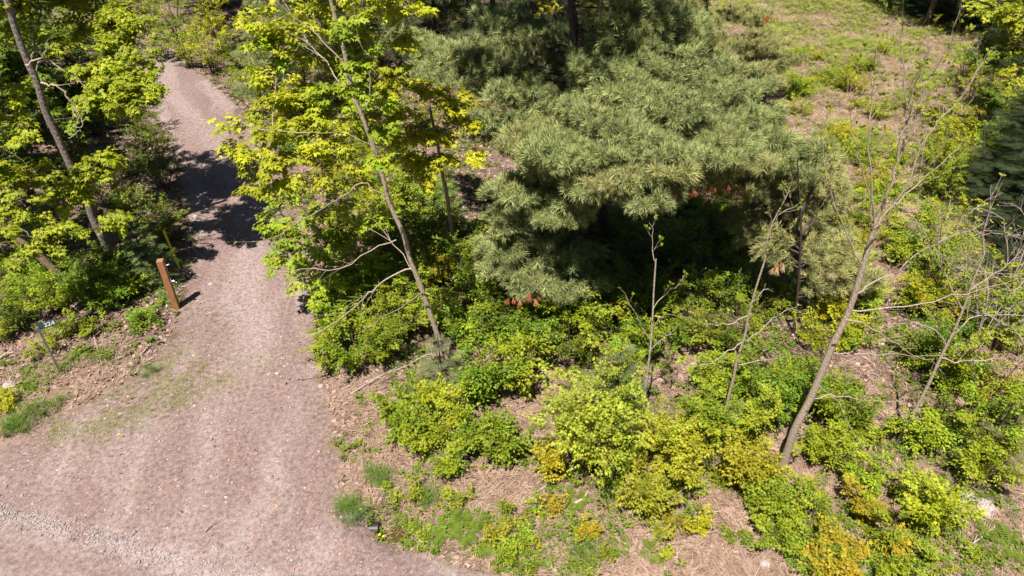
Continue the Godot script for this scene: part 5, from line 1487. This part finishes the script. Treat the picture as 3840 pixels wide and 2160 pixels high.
func build_shrubs() -> void:
	# undergrowth around the leaning maple's foot
	var under := "undergrowth shrubs around the leaning maple"
	for s in [[Vector3(-3.95, 0.00, -11.29), 1.2, .75, 150, LIME, "oval"], [Vector3(-3.26, 0.00, -11.04), 1.3, .7, 150, GREEN, "oval"], [Vector3(-2.61, 0.00, -11.29), 1.5, .75, 170, GREEN, "oval"], [Vector3(-3.71, 0.00, -12.32), 1.7, .85, 190, GREEN, "small_maple"], [Vector3(-2.91, 0.00, -12.76), 1.9, .8, 190, GREEN, "oval"],
			[Vector3(-1.91, 0.00, -12.03), 1.8, .75, 190, OLIVE, "oval"], [Vector3(-1.12, 0.00, -11.62), 1.5, .7, 170, GREEN, "oval"], [Vector3(-2.83, 0.00, -13.87), 2.0, .9, 220, DEEP, "oval"], [Vector3(-3.73, 0.00, -13.71), 1.8, .85, 200, LIME, "small_maple"], [Vector3(-1.83, 0.00, -13.71), 2.1, .9, 220, OLIVE, "oval"],
			[Vector3(-0.93, 0.00, -13.22), 2.1, .9, 220, GREEN, "oval"], [Vector3(-1.12, 0.00, -14.93), 2.2, 1.0, 230, DEEP, "oval"], [Vector3(-2.18, 0.00, -15.31), 2.2, 1.0, 230, GREEN, "oval"], [Vector3(-3.44, 0.00, -15.31), 2.0, .9, 220, LIME, "oval"], [Vector3(-0.17, 0.00, -12.46), 1.8, .85, 190, GREEN, "oval"], [Vector3(-3.08, 0.00, -16.53), 2.2, 1.0, 220, OLIVE, "oval"], [Vector3(-4.50, 0.00, -15.90), 1.5, .9, 170, OLIVE, "oval"], [Vector3(-4.58, 0.00, -18.12), 1.6, 1.0, 170, GREEN, "oval"], [Vector3(-5.38, 0.00, -19.13), 1.5, 1.0, 150, YELLOW, "small_maple"]]:
		shrub(s[0], s[1], s[2], s[3], s[4], s[5], "dense green shrub in the thicket around the leaning maple's foot", under)
	# dark shrubs in the pine's shade
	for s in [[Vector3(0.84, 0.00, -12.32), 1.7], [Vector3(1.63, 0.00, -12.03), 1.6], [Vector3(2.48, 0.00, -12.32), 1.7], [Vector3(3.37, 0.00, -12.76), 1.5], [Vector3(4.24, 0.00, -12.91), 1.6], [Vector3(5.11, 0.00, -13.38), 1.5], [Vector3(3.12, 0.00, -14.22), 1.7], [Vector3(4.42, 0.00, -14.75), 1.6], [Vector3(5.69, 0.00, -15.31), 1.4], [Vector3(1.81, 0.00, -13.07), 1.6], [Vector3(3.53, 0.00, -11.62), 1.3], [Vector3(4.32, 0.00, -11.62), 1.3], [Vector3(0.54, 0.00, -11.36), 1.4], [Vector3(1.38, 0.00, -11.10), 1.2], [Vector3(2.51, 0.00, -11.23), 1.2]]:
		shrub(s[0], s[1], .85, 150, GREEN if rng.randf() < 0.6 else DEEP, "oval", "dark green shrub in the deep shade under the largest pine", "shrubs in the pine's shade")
	# the front row, from the driveway's mouth eastward
	var f := [
		[Vector3(-2.14, 0.00, -9.33), 1.1, .62, 190, GREEN, "long_oval", "bushy green shrub nearest the driveway's mouth, in front of the leaning maple"],
		[Vector3(-1.60, 0.00, -8.88), 1.0, .5, 150, LIME, "oval", "small lime green shrub just in front of the bushy one by the driveway"],
		[Vector3(-1.23, 0.00, -9.49), 1.4, .62, 190, LIME, "oval", "yellow green shrub at the leaning maple's foot, roadward side"],
		[Vector3(-0.63, 0.00, -10.03), 1.5, .62, 190, GREEN, "long_oval", "upright shrub with long shiny leaves beside the leaning maple's foot"],
		[Vector3(0.02, 0.00, -10.37), 1.7, .7, 210, LIME, "long_oval", "tall light green shrub with long leaves, between leaning maple and olive maple clump"],
		[Vector3(-0.69, 0.00, -8.78), 1.0, .5, 150, GREEN, "oval", "dense green shrub at the front edge, west of the olive maple clump"],
		[Vector3(-0.17, 0.00, -8.68), .9, .5, 150, GREEN, "long_oval", "low dark stemmed green shrub tucked under the olive maple clump"],
		[Vector3(-1.14, 0.00, -8.31), .6, .38, 90, LIME, "oval", "low lime shrub alone on the straw, west end"],
		[Vector3(2.11, 0.00, -8.31), 1.0, .55, 130, GREEN, "oval", "green shrub in the gap between the two olive maples"],
		[Vector3(2.14, 0.00, -9.70), 1.6, .6, 160, LIME, "oval", "light green shrub behind the olive maples, by the straight pale sapling"],
		[Vector3(3.56, 0.00, -8.97), 1.5, .75, 220, LIME, "oval", "blue tinged lime shrub behind the second olive maple"],
		[Vector3(4.33, 0.00, -8.78), 1.4, .75, 220, LIME, "oval", "round lime shrub at the crooked sapling's foot"],
		[Vector3(5.15, 0.00, -9.49), 1.5, .8, 220, GREEN, "oval", "dense green shrub between crooked sapling and forked grey maple"],
		[Vector3(4.95, 0.00, -10.14), 1.7, .8, 210, GREEN, "oval", "shaded green shrub behind the crooked sapling"],
		[Vector3(5.68, 0.00, -8.59), 1.1, .7, 180, LIME, "oval", "leafy lime shrub just east of the forked grey maple's foot"],
		[Vector3(6.39, 0.00, -9.49), 1.3, .8, 200, GREEN, "oval", "green shrub below the forked maple's dead white limbs"],
		[Vector3(4.49, 0.00, -6.94), .95, .75, 300, GREEN, "oval", "wide dark green shrub on the roadside straw"],
		[Vector3(4.16, 0.00, -7.37), .7, .45, 120, GREEN, "oval", "small green shrub touching the wide dark one's western side"],
		[Vector3(4.55, 0.00, -6.33), .5, .5, 130, GREEN, "oval", "knee high green shrub at the bottom of the view"],
		[Vector3(6.92, 0.00, -7.06), 1.2, .62, 170, YELLOW, "small_maple", "yellow green maple shrub near the pale rocks"],
		[Vector3(6.03, 0.00, -6.40), .8, .6, 160, GREEN, "oval", "green shrub between the two orange maple seedlings at the bottom"],
		[Vector3(8.18, 0.00, -8.04), 1.1, .7, 190, LIME, "oval", "lime shrub on the brushy slope below the thin straight stem"]]
	for s in f: shrub(s[0], s[1], s[2], s[3], s[4], s[5], s[6])
	# olive and rust coloured maple sprouts
	var m := [
		[Vector3(1.40, 0.00, -8.45), 2.3, 1.3, 520, OLIVE, "largest olive maple clump, many stems from one stump"],
		[Vector3(2.86, 0.00, -8.04), 1.7, .72, 300, [Color(0.33, 0.38, 0.022), Color(0.27, 0.34, 0.022)], "dense mustard olive maple east of the largest clump"],
		[Vector3(4.01, 0.00, -7.83), 1.5, .55, 230, [Color(0.38, 0.38, 0.022), Color(0.31, 0.36, 0.020)], "narrow mustard maple in front of the crooked sapling"],
		[Vector3(2.25, 0.00, -7.37), .9, .6, 200, OLIVE, "knee high olive maple spreading over the straw in front"],
		[Vector3(0.66, 0.00, -8.22), .9, .4, 80, RUST, "rust tinged maple sprout at the largest clump's western foot"],
		[Vector3(0.77, 0.00, -7.49), .45, .22, 30, RUST, "small rust yellow maple seedling below the largest clump"],
		[Vector3(-0.32, 0.00, -6.94), .45, .2, 32, RUST, "lone yellow orange seedling near the pale stone"],
		[Vector3(1.27, 0.00, -6.94), .42, .17, 30, RUST, "tight round orange seedling above a grass tuft"],
		[Vector3(-1.66, 0.00, -7.74), .4, .2, 26, OLIVE, "small olive seedling near the culvert pipe"],
		[Vector3(-0.95, 0.00, -7.62), .35, .25, 30, OLIVE, "low olive yellow seedling on the straw"],
		[Vector3(5.92, 0.00, -7.37), .8, .35, 60, RUST, "orange maple sprout in the middle of the eastern slope"],
		[Vector3(5.09, 0.00, -6.43), .75, .36, 80, RUST, "orange yellow maple sprout in front of the wide dark shrub"],
		[Vector3(6.06, 0.00, -6.61), .6, .28, 44, RUST, "smaller orange sprout beside the green bottom shrub"],
		[Vector3(2.66, 0.00, -6.98), .4, .2, 30, RUST, "rust orange seedling east of the stump debris"],
		[Vector3(3.10, 0.00, -6.91), .4, .25, 46, YELLOW, "bright yellow seedling on bare straw"],
		[Vector3(4.89, 0.00, -6.06), .6, .4, 90, RUST, "orange seedling cut by the bottom of the view"]]
	for s in m: shrub(s[0], s[1], s[2], s[3], s[4], "small_maple", s[5], "", "maple_shrub")
	# brush on the eastern slope
	for k in 46:
		var x := rnd(3.6, 10.5)
		var z := rnd(-16.0, -7.4)
		if z < -12.5 and x < 6: continue
		shrub(V(x, 0, z), rnd(0.5, 1.1), rnd(0.4, 0.75), int(rnd(80, 150)), [LIME, GREEN, LIME, YELLOW][k % 4], "oval", "leafy green brush on the slope east of the forked maple", "brush on the eastern slope", "bush")
	for k in 66:
		var x := rnd(-2.2, 8.0)
		var z := rnd(-8.2, -6.3)
		if in_drive(x, z) > -0.3: continue
		shrub(V(x, 0, z), rnd(0.15, 0.38), rnd(0.12, 0.26), int(rnd(14, 30)), [LIME, GREEN, LIME, GREEN, OLIVE][k % 5], "oval", "ankle high green seedling on the roadside straw", "seedlings on the roadside straw", "seedling")
	# the thicket's filling
	for k in 40:
		var x := rnd(-0.6, 6.2)
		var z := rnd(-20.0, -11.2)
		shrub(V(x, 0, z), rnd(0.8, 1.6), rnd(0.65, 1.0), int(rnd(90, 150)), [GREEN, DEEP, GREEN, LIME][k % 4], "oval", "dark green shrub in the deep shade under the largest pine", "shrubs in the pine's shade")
	for k in 34:
		var z := rnd(-24.0, -11.5)
		var x := edge_x(drive_right, z) + rnd(0.6, 4.6)
		shrub(V(x, 0, z), rnd(0.7, 1.8), rnd(0.65, 1.0), int(rnd(100, 170)), [GREEN, LIME, DEEP, OLIVE, LIME][k % 5], "oval", "dense green shrub in the thicket around the leaning maple's foot", "undergrowth shrubs around the leaning maple")
	for k in 60:
		var z := rnd(-40.0, -20.0)
		var x := rnd(-7.0, 9.0)
		if in_drive(x, z) > -0.8: continue
		shrub(V(x, 0, z), rnd(0.8, 2.0), rnd(0.8, 1.4), int(rnd(90, 150)), [GREEN, LIME, DEEP, YELLOW][k % 4], "oval", "leafy shrub on the forest floor among the pines", "shrubs among the pines")
	for k in 32:
		var z := rnd(-36.0, -11.0)
		var x := edge_x(drive_left, z) - rnd(0.7, 6.0)
		if x < -visible_x(z): continue
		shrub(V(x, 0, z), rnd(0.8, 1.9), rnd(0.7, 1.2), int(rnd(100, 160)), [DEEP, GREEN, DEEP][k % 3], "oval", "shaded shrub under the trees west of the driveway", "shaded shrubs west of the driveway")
	for k in 36:
		var z := rnd(-24.0, -8.5)
		var x := 0.62 * (-z * .813 + 5.8) + rnd(-0.4, 4.0)
		shrub(V(x, 0, z), rnd(1.0, 2.4), rnd(0.7, 1.1), int(rnd(110, 170)), [LIME, YELLOW, GREEN][k % 3], "oval", "twiggy yellow green shrub in the brush along the spruces", "shrubs in the eastern brush")
	# clearing
	for k in 64:
		var z := rnd(-34, -14.5)
		var x := rnd(8.0, 11.5) + (-z - 14.5) * rnd(-0.15, 0.42)
		shrub(V(x, 0, z), rnd(0.35, 0.9), rnd(0.4, 0.9), int(rnd(60, 120)), [LIME, GREEN, YELLOW][k % 3], "oval", "low green bush in the straw coloured clearing", "bushes in the clearing", "bush")
	# beyond the driveway's far side
	for s in [[Vector3(-15.90, 0.00, -32.05), 2.2, 1.1, 230, GREEN], [Vector3(-14.38, 0.00, -30.92), 2.0, 1.0, 220, YELLOW], [Vector3(-13.03, 0.00, -30.11), 2.6, 1.2, 260, YELLOW], [Vector3(-13.75, 0.00, -33.25), 3.2, 1.4, 280, GOLD], [Vector3(-16.72, 0.00, -35.55), 3.0, 1.4, 260, GREEN], [Vector3(-10.94, 0.00, -27.88), 1.4, .9, 170, LIME], [Vector3(-9.61, 0.00, -26.10), 1.3, .8, 150, LIME], [Vector3(-12.24, 0.00, -30.92), 2.0, 1.0, 210, GREEN], [Vector3(-18.37, 0.00, -36.62), 3.0, 1.3, 240, LIME], [Vector3(-11.17, 0.00, -30.92), 2.0, 1.1, 210, LIME], [Vector3(-8.30, 0.00, -24.13), 1.0, .7, 110, YELLOW], [Vector3(-6.78, 0.00, -21.41), 1.0, .7, 110, LIME]]:
		shrub(s[0], s[1], s[2], s[3], s[4], "small_maple", "sunlit yellow green bush along the driveway's far side", "bushes along the driveway's far side")
	# under the trees west of the driveway
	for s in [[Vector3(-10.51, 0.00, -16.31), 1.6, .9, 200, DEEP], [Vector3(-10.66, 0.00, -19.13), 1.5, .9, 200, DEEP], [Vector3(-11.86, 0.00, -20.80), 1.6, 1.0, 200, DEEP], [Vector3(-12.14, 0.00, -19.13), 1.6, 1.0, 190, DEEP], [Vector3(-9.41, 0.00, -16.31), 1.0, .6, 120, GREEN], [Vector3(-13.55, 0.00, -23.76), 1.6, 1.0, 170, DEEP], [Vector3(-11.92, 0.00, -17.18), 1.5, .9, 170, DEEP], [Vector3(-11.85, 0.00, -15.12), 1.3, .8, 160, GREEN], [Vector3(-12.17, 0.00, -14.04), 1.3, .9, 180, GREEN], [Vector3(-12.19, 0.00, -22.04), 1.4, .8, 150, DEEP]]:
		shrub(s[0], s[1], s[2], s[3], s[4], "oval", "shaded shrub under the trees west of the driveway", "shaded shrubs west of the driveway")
	for s in [[Vector3(-11.43, 0.00, -12.76), .9, .7, 170, GREEN], [Vector3(-10.59, 0.00, -12.76), .9, .7, 170, LIME], [Vector3(-11.31, 0.00, -13.38), 1.1, .7, 180, LIME], [Vector3(-10.17, 0.00, -13.22), .9, .6, 140, GREEN], [Vector3(-9.67, 0.00, -12.03), .55, .5, 110, GREEN], [Vector3(-9.29, 0.00, -12.76), .8, .45, 90, GREEN], [Vector3(-9.20, 0.00, -13.38), .8, .45, 90, LIME], [Vector3(-10.16, 0.00, -11.62), .5, .45, 90, LIME], [Vector3(-11.29, 0.00, -11.90), .5, .5, 100, LIME], [Vector3(-8.42, 0.00, -12.46), .5, .35, 60, GREEN], [Vector3(-10.15, 0.00, -14.39), .8, .5, 90, GREEN], [Vector3(-10.05, 0.00, -9.81), .35, .3, 50, YELLOW], [Vector3(-10.26, 0.00, -10.03), .35, .3, 50, YELLOW]]:
		shrub(s[0], s[1], s[2], s[3], s[4], "oval", "leafy brush between the number sign and the wooden post", "brush by the number sign")
	# firs and spruces among the brush
	fir("fir_tree", Vector3(-8.98, 0.00, -14.13), 2.1, .75, "bushy balsam fir standing right behind the wooden post", FIR)
	fir("fir_tree", Vector3(-9.73, 0.00, -14.57), 1.4, .6, "smaller fir in the shade west of the post's fir", FIR)
	fir("fir_tree", Vector3(2.02, 0.00, -9.70), 1.9, .8, "light green young fir among the olive maples", [Color(0.14, 0.20, 0.07), Color(0.20, 0.25, 0.09)])
	fir("fir_tree", Vector3(-1.48, 0.00, -10.61), 1.3, .55, "pale young fir against the leaning maple's foot", [Color(0.16, 0.20, 0.09), Color(0.20, 0.22, 0.10)])
	fir("fir_tree", Vector3(8.70, 0.00, -8.59), 1.5, .8, "olive fir seedling at the frame's eastern edge", [Color(0.15, 0.17, 0.07), Color(0.20, 0.20, 0.08)])
	fir("fir_tree", Vector3(-1.73, 0.00, -16.31), 2.0, .8, "soft green young pine like fir in the thicket behind the leaning maple", FIR)

func build_small_things() -> void:
	post()
	number_sign()
	culvert()
	var y := thing("marker_stake", ground(Vector3(-8.56, 0.00, -14.71)), "thin yellow marker stake between the fir and the driveway", "stake")
	var b := Buf.new()
	b.box(Transform3D(Basis.from_euler(V(0.02, 0.5, 0.06)), y.position + UP * 0.55), V(0.055, 1.2, 0.02), 0.004)
	part("blade", b, plain(Color(0.50, 0.40, 0.02), 0.5), y, y.position)
	# grass tufts, ferns and dandelions of their own
	var g := 0
	for s in [[Vector3(-9.43, 0.00, -9.49), 1.7, "largest grass tuft, at the driveway mouth's western verge"], [Vector3(-9.56, 0.00, -9.23), 1.3, "grass tuft at the frame's western edge"], [Vector3(-9.14, 0.00, -9.81), 1.3, "bright grass tuft between the verge gravel and the number sign"], [Vector3(-2.74, 0.00, -7.37), 1.2, "grass tuft at the driveway's eastern lip"], [Vector3(-2.64, 0.00, -7.12), 1.0, "bluish grass tuft beside the culvert pipe"], [Vector3(-2.39, 0.00, -8.18), 1.1, "short grass tuft on the straw above the culvert"], [Vector3(1.18, 0.00, -6.68), 1.2, "grass tuft under the round orange seedling"], [Vector3(-1.48, 0.00, -7.70), 1.0, "grass tuft near the low olive seedling"], [Vector3(-7.68, 0.00, -10.85), .9, "grass tuft alone on the verge below the post"]]:
		var p := ground(s[0])
		var o := thing("grass_tuft", p, s[2], "grass tuft")
		var xf: Array = []
		var cols: Array = []
		for k in 16:
			var q: Vector3 = ball() * 0.20 * s[1]
			xf.append(look(V(rnd(-1, 1), 0, rnd(-1, 1)), UP + V(q.x, 0, q.z), rnd(0.8, 1.2) * s[1] * 0.8, p + V(q.x, 0, q.z)))
			cols.append(tint([Color(0.08, 0.18, 0.02), Color(0.15, 0.24, 0.03)] if g != 4 else [Color(0.16, 0.24, 0.10), Color(0.20, 0.27, 0.12)]))
		scatter("blades", S.grass[g % 2], M.grass, xf, cols, o, p)
		g += 1
	g = 0
	for s in [Vector3(1.12, 0.00, -7.70), Vector3(-1.08, 0.00, -7.06), Vector3(-0.78, 0.00, -7.02), Vector3(-0.25, 0.00, -6.76), Vector3(-1.30, 0.00, -6.94), Vector3(-0.66, 0.00, -7.29), Vector3(0.01, 0.00, -6.40), Vector3(0.33, 0.00, -6.54), Vector3(-9.34, 0.00, -11.29), Vector3(2.25, 0.00, -6.54), Vector3(7.92, 0.00, -7.06), Vector3(8.10, 0.00, -6.68), Vector3(-1.75, 0.00, -7.37), Vector3(1.76, 0.00, -6.68)]:
		var p := ground(s)
		var o := thing("fern", p, "green fern with splayed fronds on the roadside litter", "fern", "ferns along the roadside")
		var f := MeshInstance3D.new()
		f.name = "frond"
		f.mesh = S.fern[g % 2]
		var mat: StandardMaterial3D = M.leaf.duplicate()
		mat.albedo_color = Color(0.15, 0.24, 0.02).linear_to_srgb()
		f.material_override = mat
		f.rotation.y = g * 1.3
		f.scale = Vector3.ONE * rnd(0.6, 0.95)
		o.add_child(f)
		g += 1
	for s in [Vector3(-2.21, 0.00, -6.94), Vector3(-2.15, 0.00, -6.93), Vector3(-2.56, 0.00, -7.28), Vector3(-7.52, 0.00, -13.25), Vector3(-7.45, 0.00, -9.03), Vector3(-9.79, 0.00, -9.23), Vector3(-7.73, 0.00, -10.03)]:
		var p := ground(s)
		var o := thing("dandelion", p, "yellow dandelion flower on the gravel's grassy edge", "flower", "dandelions on the verge")
		var sb := Buf.new()
		sb.tube([p, p + V(.01, .07, 0), p + V(.015, .13, 0)], [0.004, 0.003, 0.003], 4)
		part("stalk", sb, plain(Color(0.15, 0.22, 0.05)), o, p)
		var hb := Buf.new()
		for k in 18:
			var a := TAU * k / 18
			var r := 0.024 if k % 2 else 0.015
			var c := p + V(.015, .132, 0)
			hb.tri(c + UP * .008, c + V(cos(a + .2), 0.25, sin(a + .2)) * r, c + V(cos(a - .2), 0.25, sin(a - .2)) * r, Color.WHITE)
		part("flower_head", hb, plain(Color(0.75, 0.55, 0.01), 0.7), o, p)
	# stones one can pick out
	g = 0
	for s in [[Vector3(7.92, 0.00, -7.65), .20, "pale boulder half buried on the eastern slope"], [Vector3(8.12, 0.00, -7.44), .22, "larger pale grey boulder beside the half buried one"], [Vector3(3.99, 0.00, -6.32), .10, "white stone at the bottom of the view"], [Vector3(-0.09, 0.00, -7.02), .09, "white stone beside the yellow orange seedling"], [Vector3(-8.47, 0.00, -17.14), .09, "white stone in the driveway's shadow"], [Vector3(-9.18, 0.00, -17.52), .08, "pinkish stone at the shadow's western edge"], [Vector3(-7.54, 0.00, -14.13), .06, "small white stone on the driveway east of the post"], [Vector3(-4.00, 0.00, -10.55), .07, "pale stone at the driveway's eastern side"], [Vector3(-10.53, 0.00, -10.61), .13, "flat grey stone among the litter under the number sign"]]:
		var p := ground(s[0])
		var o := MeshInstance3D.new()
		o.name = numbered("stone")
		o.mesh = S.stone[g % 3]
		o.material_override = M.pale_stone
		o.position = p - UP * s[1] * 0.1
		o.scale = V(s[1] * 1.2, s[1] * .75, s[1])
		o.rotation.y = g * 1.1
		tag(o, s[2], "stone")
		add_child(o)
		g += 1
	# dead sticks, logs and the stump
	for s in [[Vector3(-11.08, 0.00, -11.26), Vector3(-10.84, 0.00, -11.42), .03, "dark stick on the litter at the frame's western edge"], [Vector3(-10.61, 0.00, -10.47), Vector3(-10.05, 0.00, -10.57), .025, "pale dry stick lying in front of the number sign"], [Vector3(0.36, 0.00, -7.83), Vector3(0.76, 0.00, -8.13), .02, "dry stick lying on straw west of the stump"], [Vector3(1.05, 0.00, -7.62), Vector3(1.41, 0.00, -7.74), .035, "broken log piece at the stump"], [Vector3(1.49, 0.00, -7.91), Vector3(1.78, 0.00, -8.22), .025, "pale broken branch leaning at the stump"], [Vector3(-5.09, 0.00, -6.98), Vector3(-5.02, 0.00, -7.12), .012, "pale straw stick on the gravel of the driveway mouth"], [Vector3(-6.29, 0.00, -6.89), Vector3(-6.30, 0.00, -7.00), .012, "short dark stick on the gravel near the road"],
			[Vector3(-9.81, 0.00, -12.69), Vector3(-8.73, 0.00, -11.04), .014, "long dry twig lying on the litter below the post"], [Vector3(2.38, 0.00, -7.29), Vector3(3.59, 0.00, -7.28), .02, "long grey stick lying across the roadside straw"], [Vector3(5.73, 0.00, -7.06), Vector3(6.59, 0.00, -6.91), .022, "grey stick under the orange sprout"], [Vector3(6.99, 0.00, -6.54), Vector3(8.05, 0.00, -7.06), .02, "grey stick lying on the eastern slope"], [Vector3(-3.33, 0.00, -10.31), Vector3(-2.44, 0.00, -10.98), .02, "grey fallen branch by the driveway's eastern edge"]]:
		var a := ground(s[0]) + UP * 0.03
		var c := ground(s[1]) + UP * 0.05
		var o := thing("fallen_stick", a, s[3], "stick")
		var sb := Buf.new()
		var mid := a.lerp(c, 0.5) + V(rnd(-.05, .05), 0.03, rnd(-.05, .05))
		sb.tube(smooth([a, mid, c], 3), taper(7, s[2], s[2] * 0.5), 6)
		sb.tube([mid, mid + V(0.1, .05, -.12)], [s[2] * .5, s[2] * .3], 4)
		part("wood", sb, M.dead_wood, o, a)
	var st := ground(Vector3(1.44, 0.00, -8.09))
	var stump := thing("stump", st, "old cut stump with splintered roots at the foot of the largest olive maple", "stump")
	var tb := Buf.new()
	tb.tube([st - UP * .1, st + UP * .05, st + UP * .22, st + UP * .26], [0.22, 0.16, 0.13, 0.10], 10)
	part("bole", tb, M.bark, stump, st)
	for k in 6:
		var a := TAU * k / 6 + .3
		var rb := Buf.new()
		rb.tube([st + UP * .08, st + V(cos(a) * .2, .04, sin(a) * .2), st + V(cos(a) * .42, -.03, sin(a) * .42)], [0.06, 0.04, 0.015], 6)
		part("root", rb, M.bark, stump, st)


func post() -> void:
	var p := ground(Vector3(-7.97, 0.00, -13.10))
	var o := thing("wooden_post", p, "square brown timber post with a chain latch, at the driveway's western edge", "post")
	var yaw := Basis.from_euler(V(0, 0.22, 0))
	var n := FastNoiseLite.new()
	n.seed = 4; n.frequency = 0.02; n.fractal_octaves = 4
	var g := Gradient.new()
	g.set_color(0, Color(0.46, 0.30, 0.19)); g.set_color(1, Color(0.68, 0.50, 0.36))
	var t := NoiseTexture2D.new()
	t.width = 256; t.height = 256; t.seamless = true; t.noise = n; t.color_ramp = g
	var m := StandardMaterial3D.new()
	m.albedo_texture = t
	m.uv1_triplanar = true
	m.uv1_scale = V(9, 0.8, 9)
	m.roughness = 0.75
	var b := Buf.new()
	b.box(Transform3D(yaw, p + UP * 0.62), V(0.14, 1.5, 0.14), 0.008)
	part("timber", b, m, o, p)
	var metal := plain(Color(0.62, 0.63, 0.66), 0.35, 0.9)
	var side := yaw * V(1, 0, 0)
	var fwd := yaw * V(0, 0, 1)
	# eye bolt near the top
	var e := p + UP * 1.22 + side * 0.07
	var eb := Buf.new()
	var loop: Array = []
	for k in 13:
		var a := TAU * k / 12
		loop.append(e + side * (0.055 + 0.045 * cos(a)) + fwd * 0.030 * sin(a) + UP * 0.01 * sin(a))
	var rr: Array = []
	for k in 13: rr.append(0.008)
	eb.tube(loop, rr, 6)
	eb.box(Transform3D(yaw, e + side * 0.004), V(0.012, 0.06, 0.05), 0.002)
	part("staple", eb, metal, o, p)
	# latch plate, padlock and a few chain links
	var c := p + UP * 0.80 + side * 0.07
	var lb := Buf.new()
	lb.box(Transform3D(yaw, c + side * 0.005), V(0.014, 0.10, 0.06), 0.003)
	part("latch_plate", lb, metal, o, p)
	var pb := Buf.new()
	pb.box(Transform3D(yaw, c + side * 0.055 - UP * 0.035), V(0.05, 0.055, 0.028), 0.008)
	part("padlock", pb, metal, o, p)
	for k in 4:
		var cb := Buf.new()
		var ctr := c + side * (0.035 + 0.028 * k) - UP * (0.005 + 0.016 * k) + fwd * 0.03
		var lk: Array = []
		var lr: Array = []
		for q in 11:
			var a := TAU * q / 10
			var across := fwd if k % 2 else UP
			lk.append(ctr + side * 0.024 * cos(a) + across * 0.014 * sin(a))
			lr.append(0.0045)
		cb.tube(lk, lr, 5)
		part("chain_link", cb, metal, o, p)


func number_sign() -> void:
	var p := ground(Vector3(-9.49, 0.00, -10.82))
	var o := thing("number_sign", p, "dark green house number sign reading 224 on a thin steel post", "sign")
	var top := 1.24
	var b := Buf.new()
	for s in [-1.0, 1.0]: b.box(Transform3D(Basis.from_euler(V(0, 0.7, 0)), p + V(-0.02, top / 2 - .05, 0) + Basis.from_euler(V(0, 0.7, 0)) * V(s * 0.017, 0, -.007)), V(0.006, top + .1, 0.022), 0.001)
	b.box(Transform3D(Basis.from_euler(V(0, 0.7, 0)), p + V(-0.02, top / 2 - .05, 0)), V(0.034, top + .1, 0.006), 0.001)
	part("steel_post", b, plain(Color(0.20, 0.22, 0.27), 0.45, 0.6), o, p)
	# the blade reaches away from the post, turned toward the driveway mouth
	var turn := Basis.from_euler(V(-0.25, 0.62, 0.0))
	var bb := Buf.new()
	var ctr := p + V(-0.04, top - 0.02, -0.02) + turn * V(0.16, 0, 0)
	bb.box(Transform3D(turn, ctr), V(0.32, 0.135, 0.004), 0.0015)
	part("blade", bb, plain(Color(0.018, 0.055, 0.060), 0.45), o, p)
	var font := SystemFont.new()
	font.font_names = PackedStringArray(["Droid Sans"])
	font.font_weight = 700
	var tm := TextMesh.new()
	tm.text = "224"
	tm.font = font
	tm.font_size = 48
	tm.pixel_size = 0.0024
	tm.depth = 0.002
	var d := MeshInstance3D.new()
	d.name = "numerals"
	d.mesh = tm
	d.material_override = plain(Color(0.55, 0.58, 0.60), 0.5)
	d.transform = Transform3D(turn, ctr - p + turn * V(0.045, 0, 0.0040))
	o.add_child(d)


func culvert() -> void:
	var p := Vector3(-2.22, 0.00, -7.12)
	p.y = gh(p.x, p.z) - 0.02
	var o := thing("culvert_pipe", p, "black ribbed plastic culvert end poking out beside a small muddy puddle", "pipe")
	var b := Buf.new()
	var R := 0.115
	var line: Array = []
	var rad: Array = []
	var c := p + V(-0.02, 0.075, 0)
	for k in 22:
		line.append(c + V(-0.9 + 0.9 * k / 21.0, -0.02 * (1 - k / 21.0), 0))
		rad.append(R + (0.012 if k % 2 else 0.0))
	b.tube(line, rad, 20, Color.WHITE, false)
	part("pipe_wall", b, plain(Color(0.018, 0.018, 0.020), 0.5), o, p)
	var ib := Buf.new()
	var inner := line.duplicate()
	inner.reverse()
	var ir: Array = []
	for k in 22: ir.append(R - 0.012)
	ib.tube(inner, ir, 20, Color.WHITE, false)
	for k in ib.i.size() / 3:
		var q: int = ib.i[k * 3]
		ib.i[k * 3] = ib.i[k * 3 + 1]
		ib.i[k * 3 + 1] = q
	for k in ib.n.size(): ib.n[k] = -ib.n[k]
	part("inner_wall", ib, plain(Color(0.012, 0.012, 0.013), 0.6), o, p)
	var rb := Buf.new()
	for k in 20:
		var a := TAU * k / 20
		var a2 := TAU * (k + 1) / 20
		var f := func(an: float, r: float) -> Vector3: return c + V(0.002, sin(an) * r, cos(an) * r)
		rb.quad(f.call(a, R - .013), f.call(a2, R - .013), f.call(a2, R + .014), f.call(a, R + .014), Color.WHITE)
	part("rim", rb, plain(Color(0.09, 0.10, 0.12), 0.4), o, p)
	var w := Buf.new()
	var wc := Vector3(-2.08, 0.00, -7.09) + V(0, 0, 0.0)
	wc.y = gh(wc.x, wc.z) + 0.055
	for k in 14:
		var a := TAU * k / 14
		var a2 := TAU * (k + 1) / 14
		w.tri(wc, wc + V(cos(a2) * .34, 0, sin(a2) * .24), wc + V(cos(a) * .34, 0, sin(a) * .24), Color.WHITE)
	var puddle := part("puddle", w, plain(Color(0.075, 0.042, 0.018), 0.08), self, Vector3.ZERO)
	puddle.set_meta("kind", "structure")
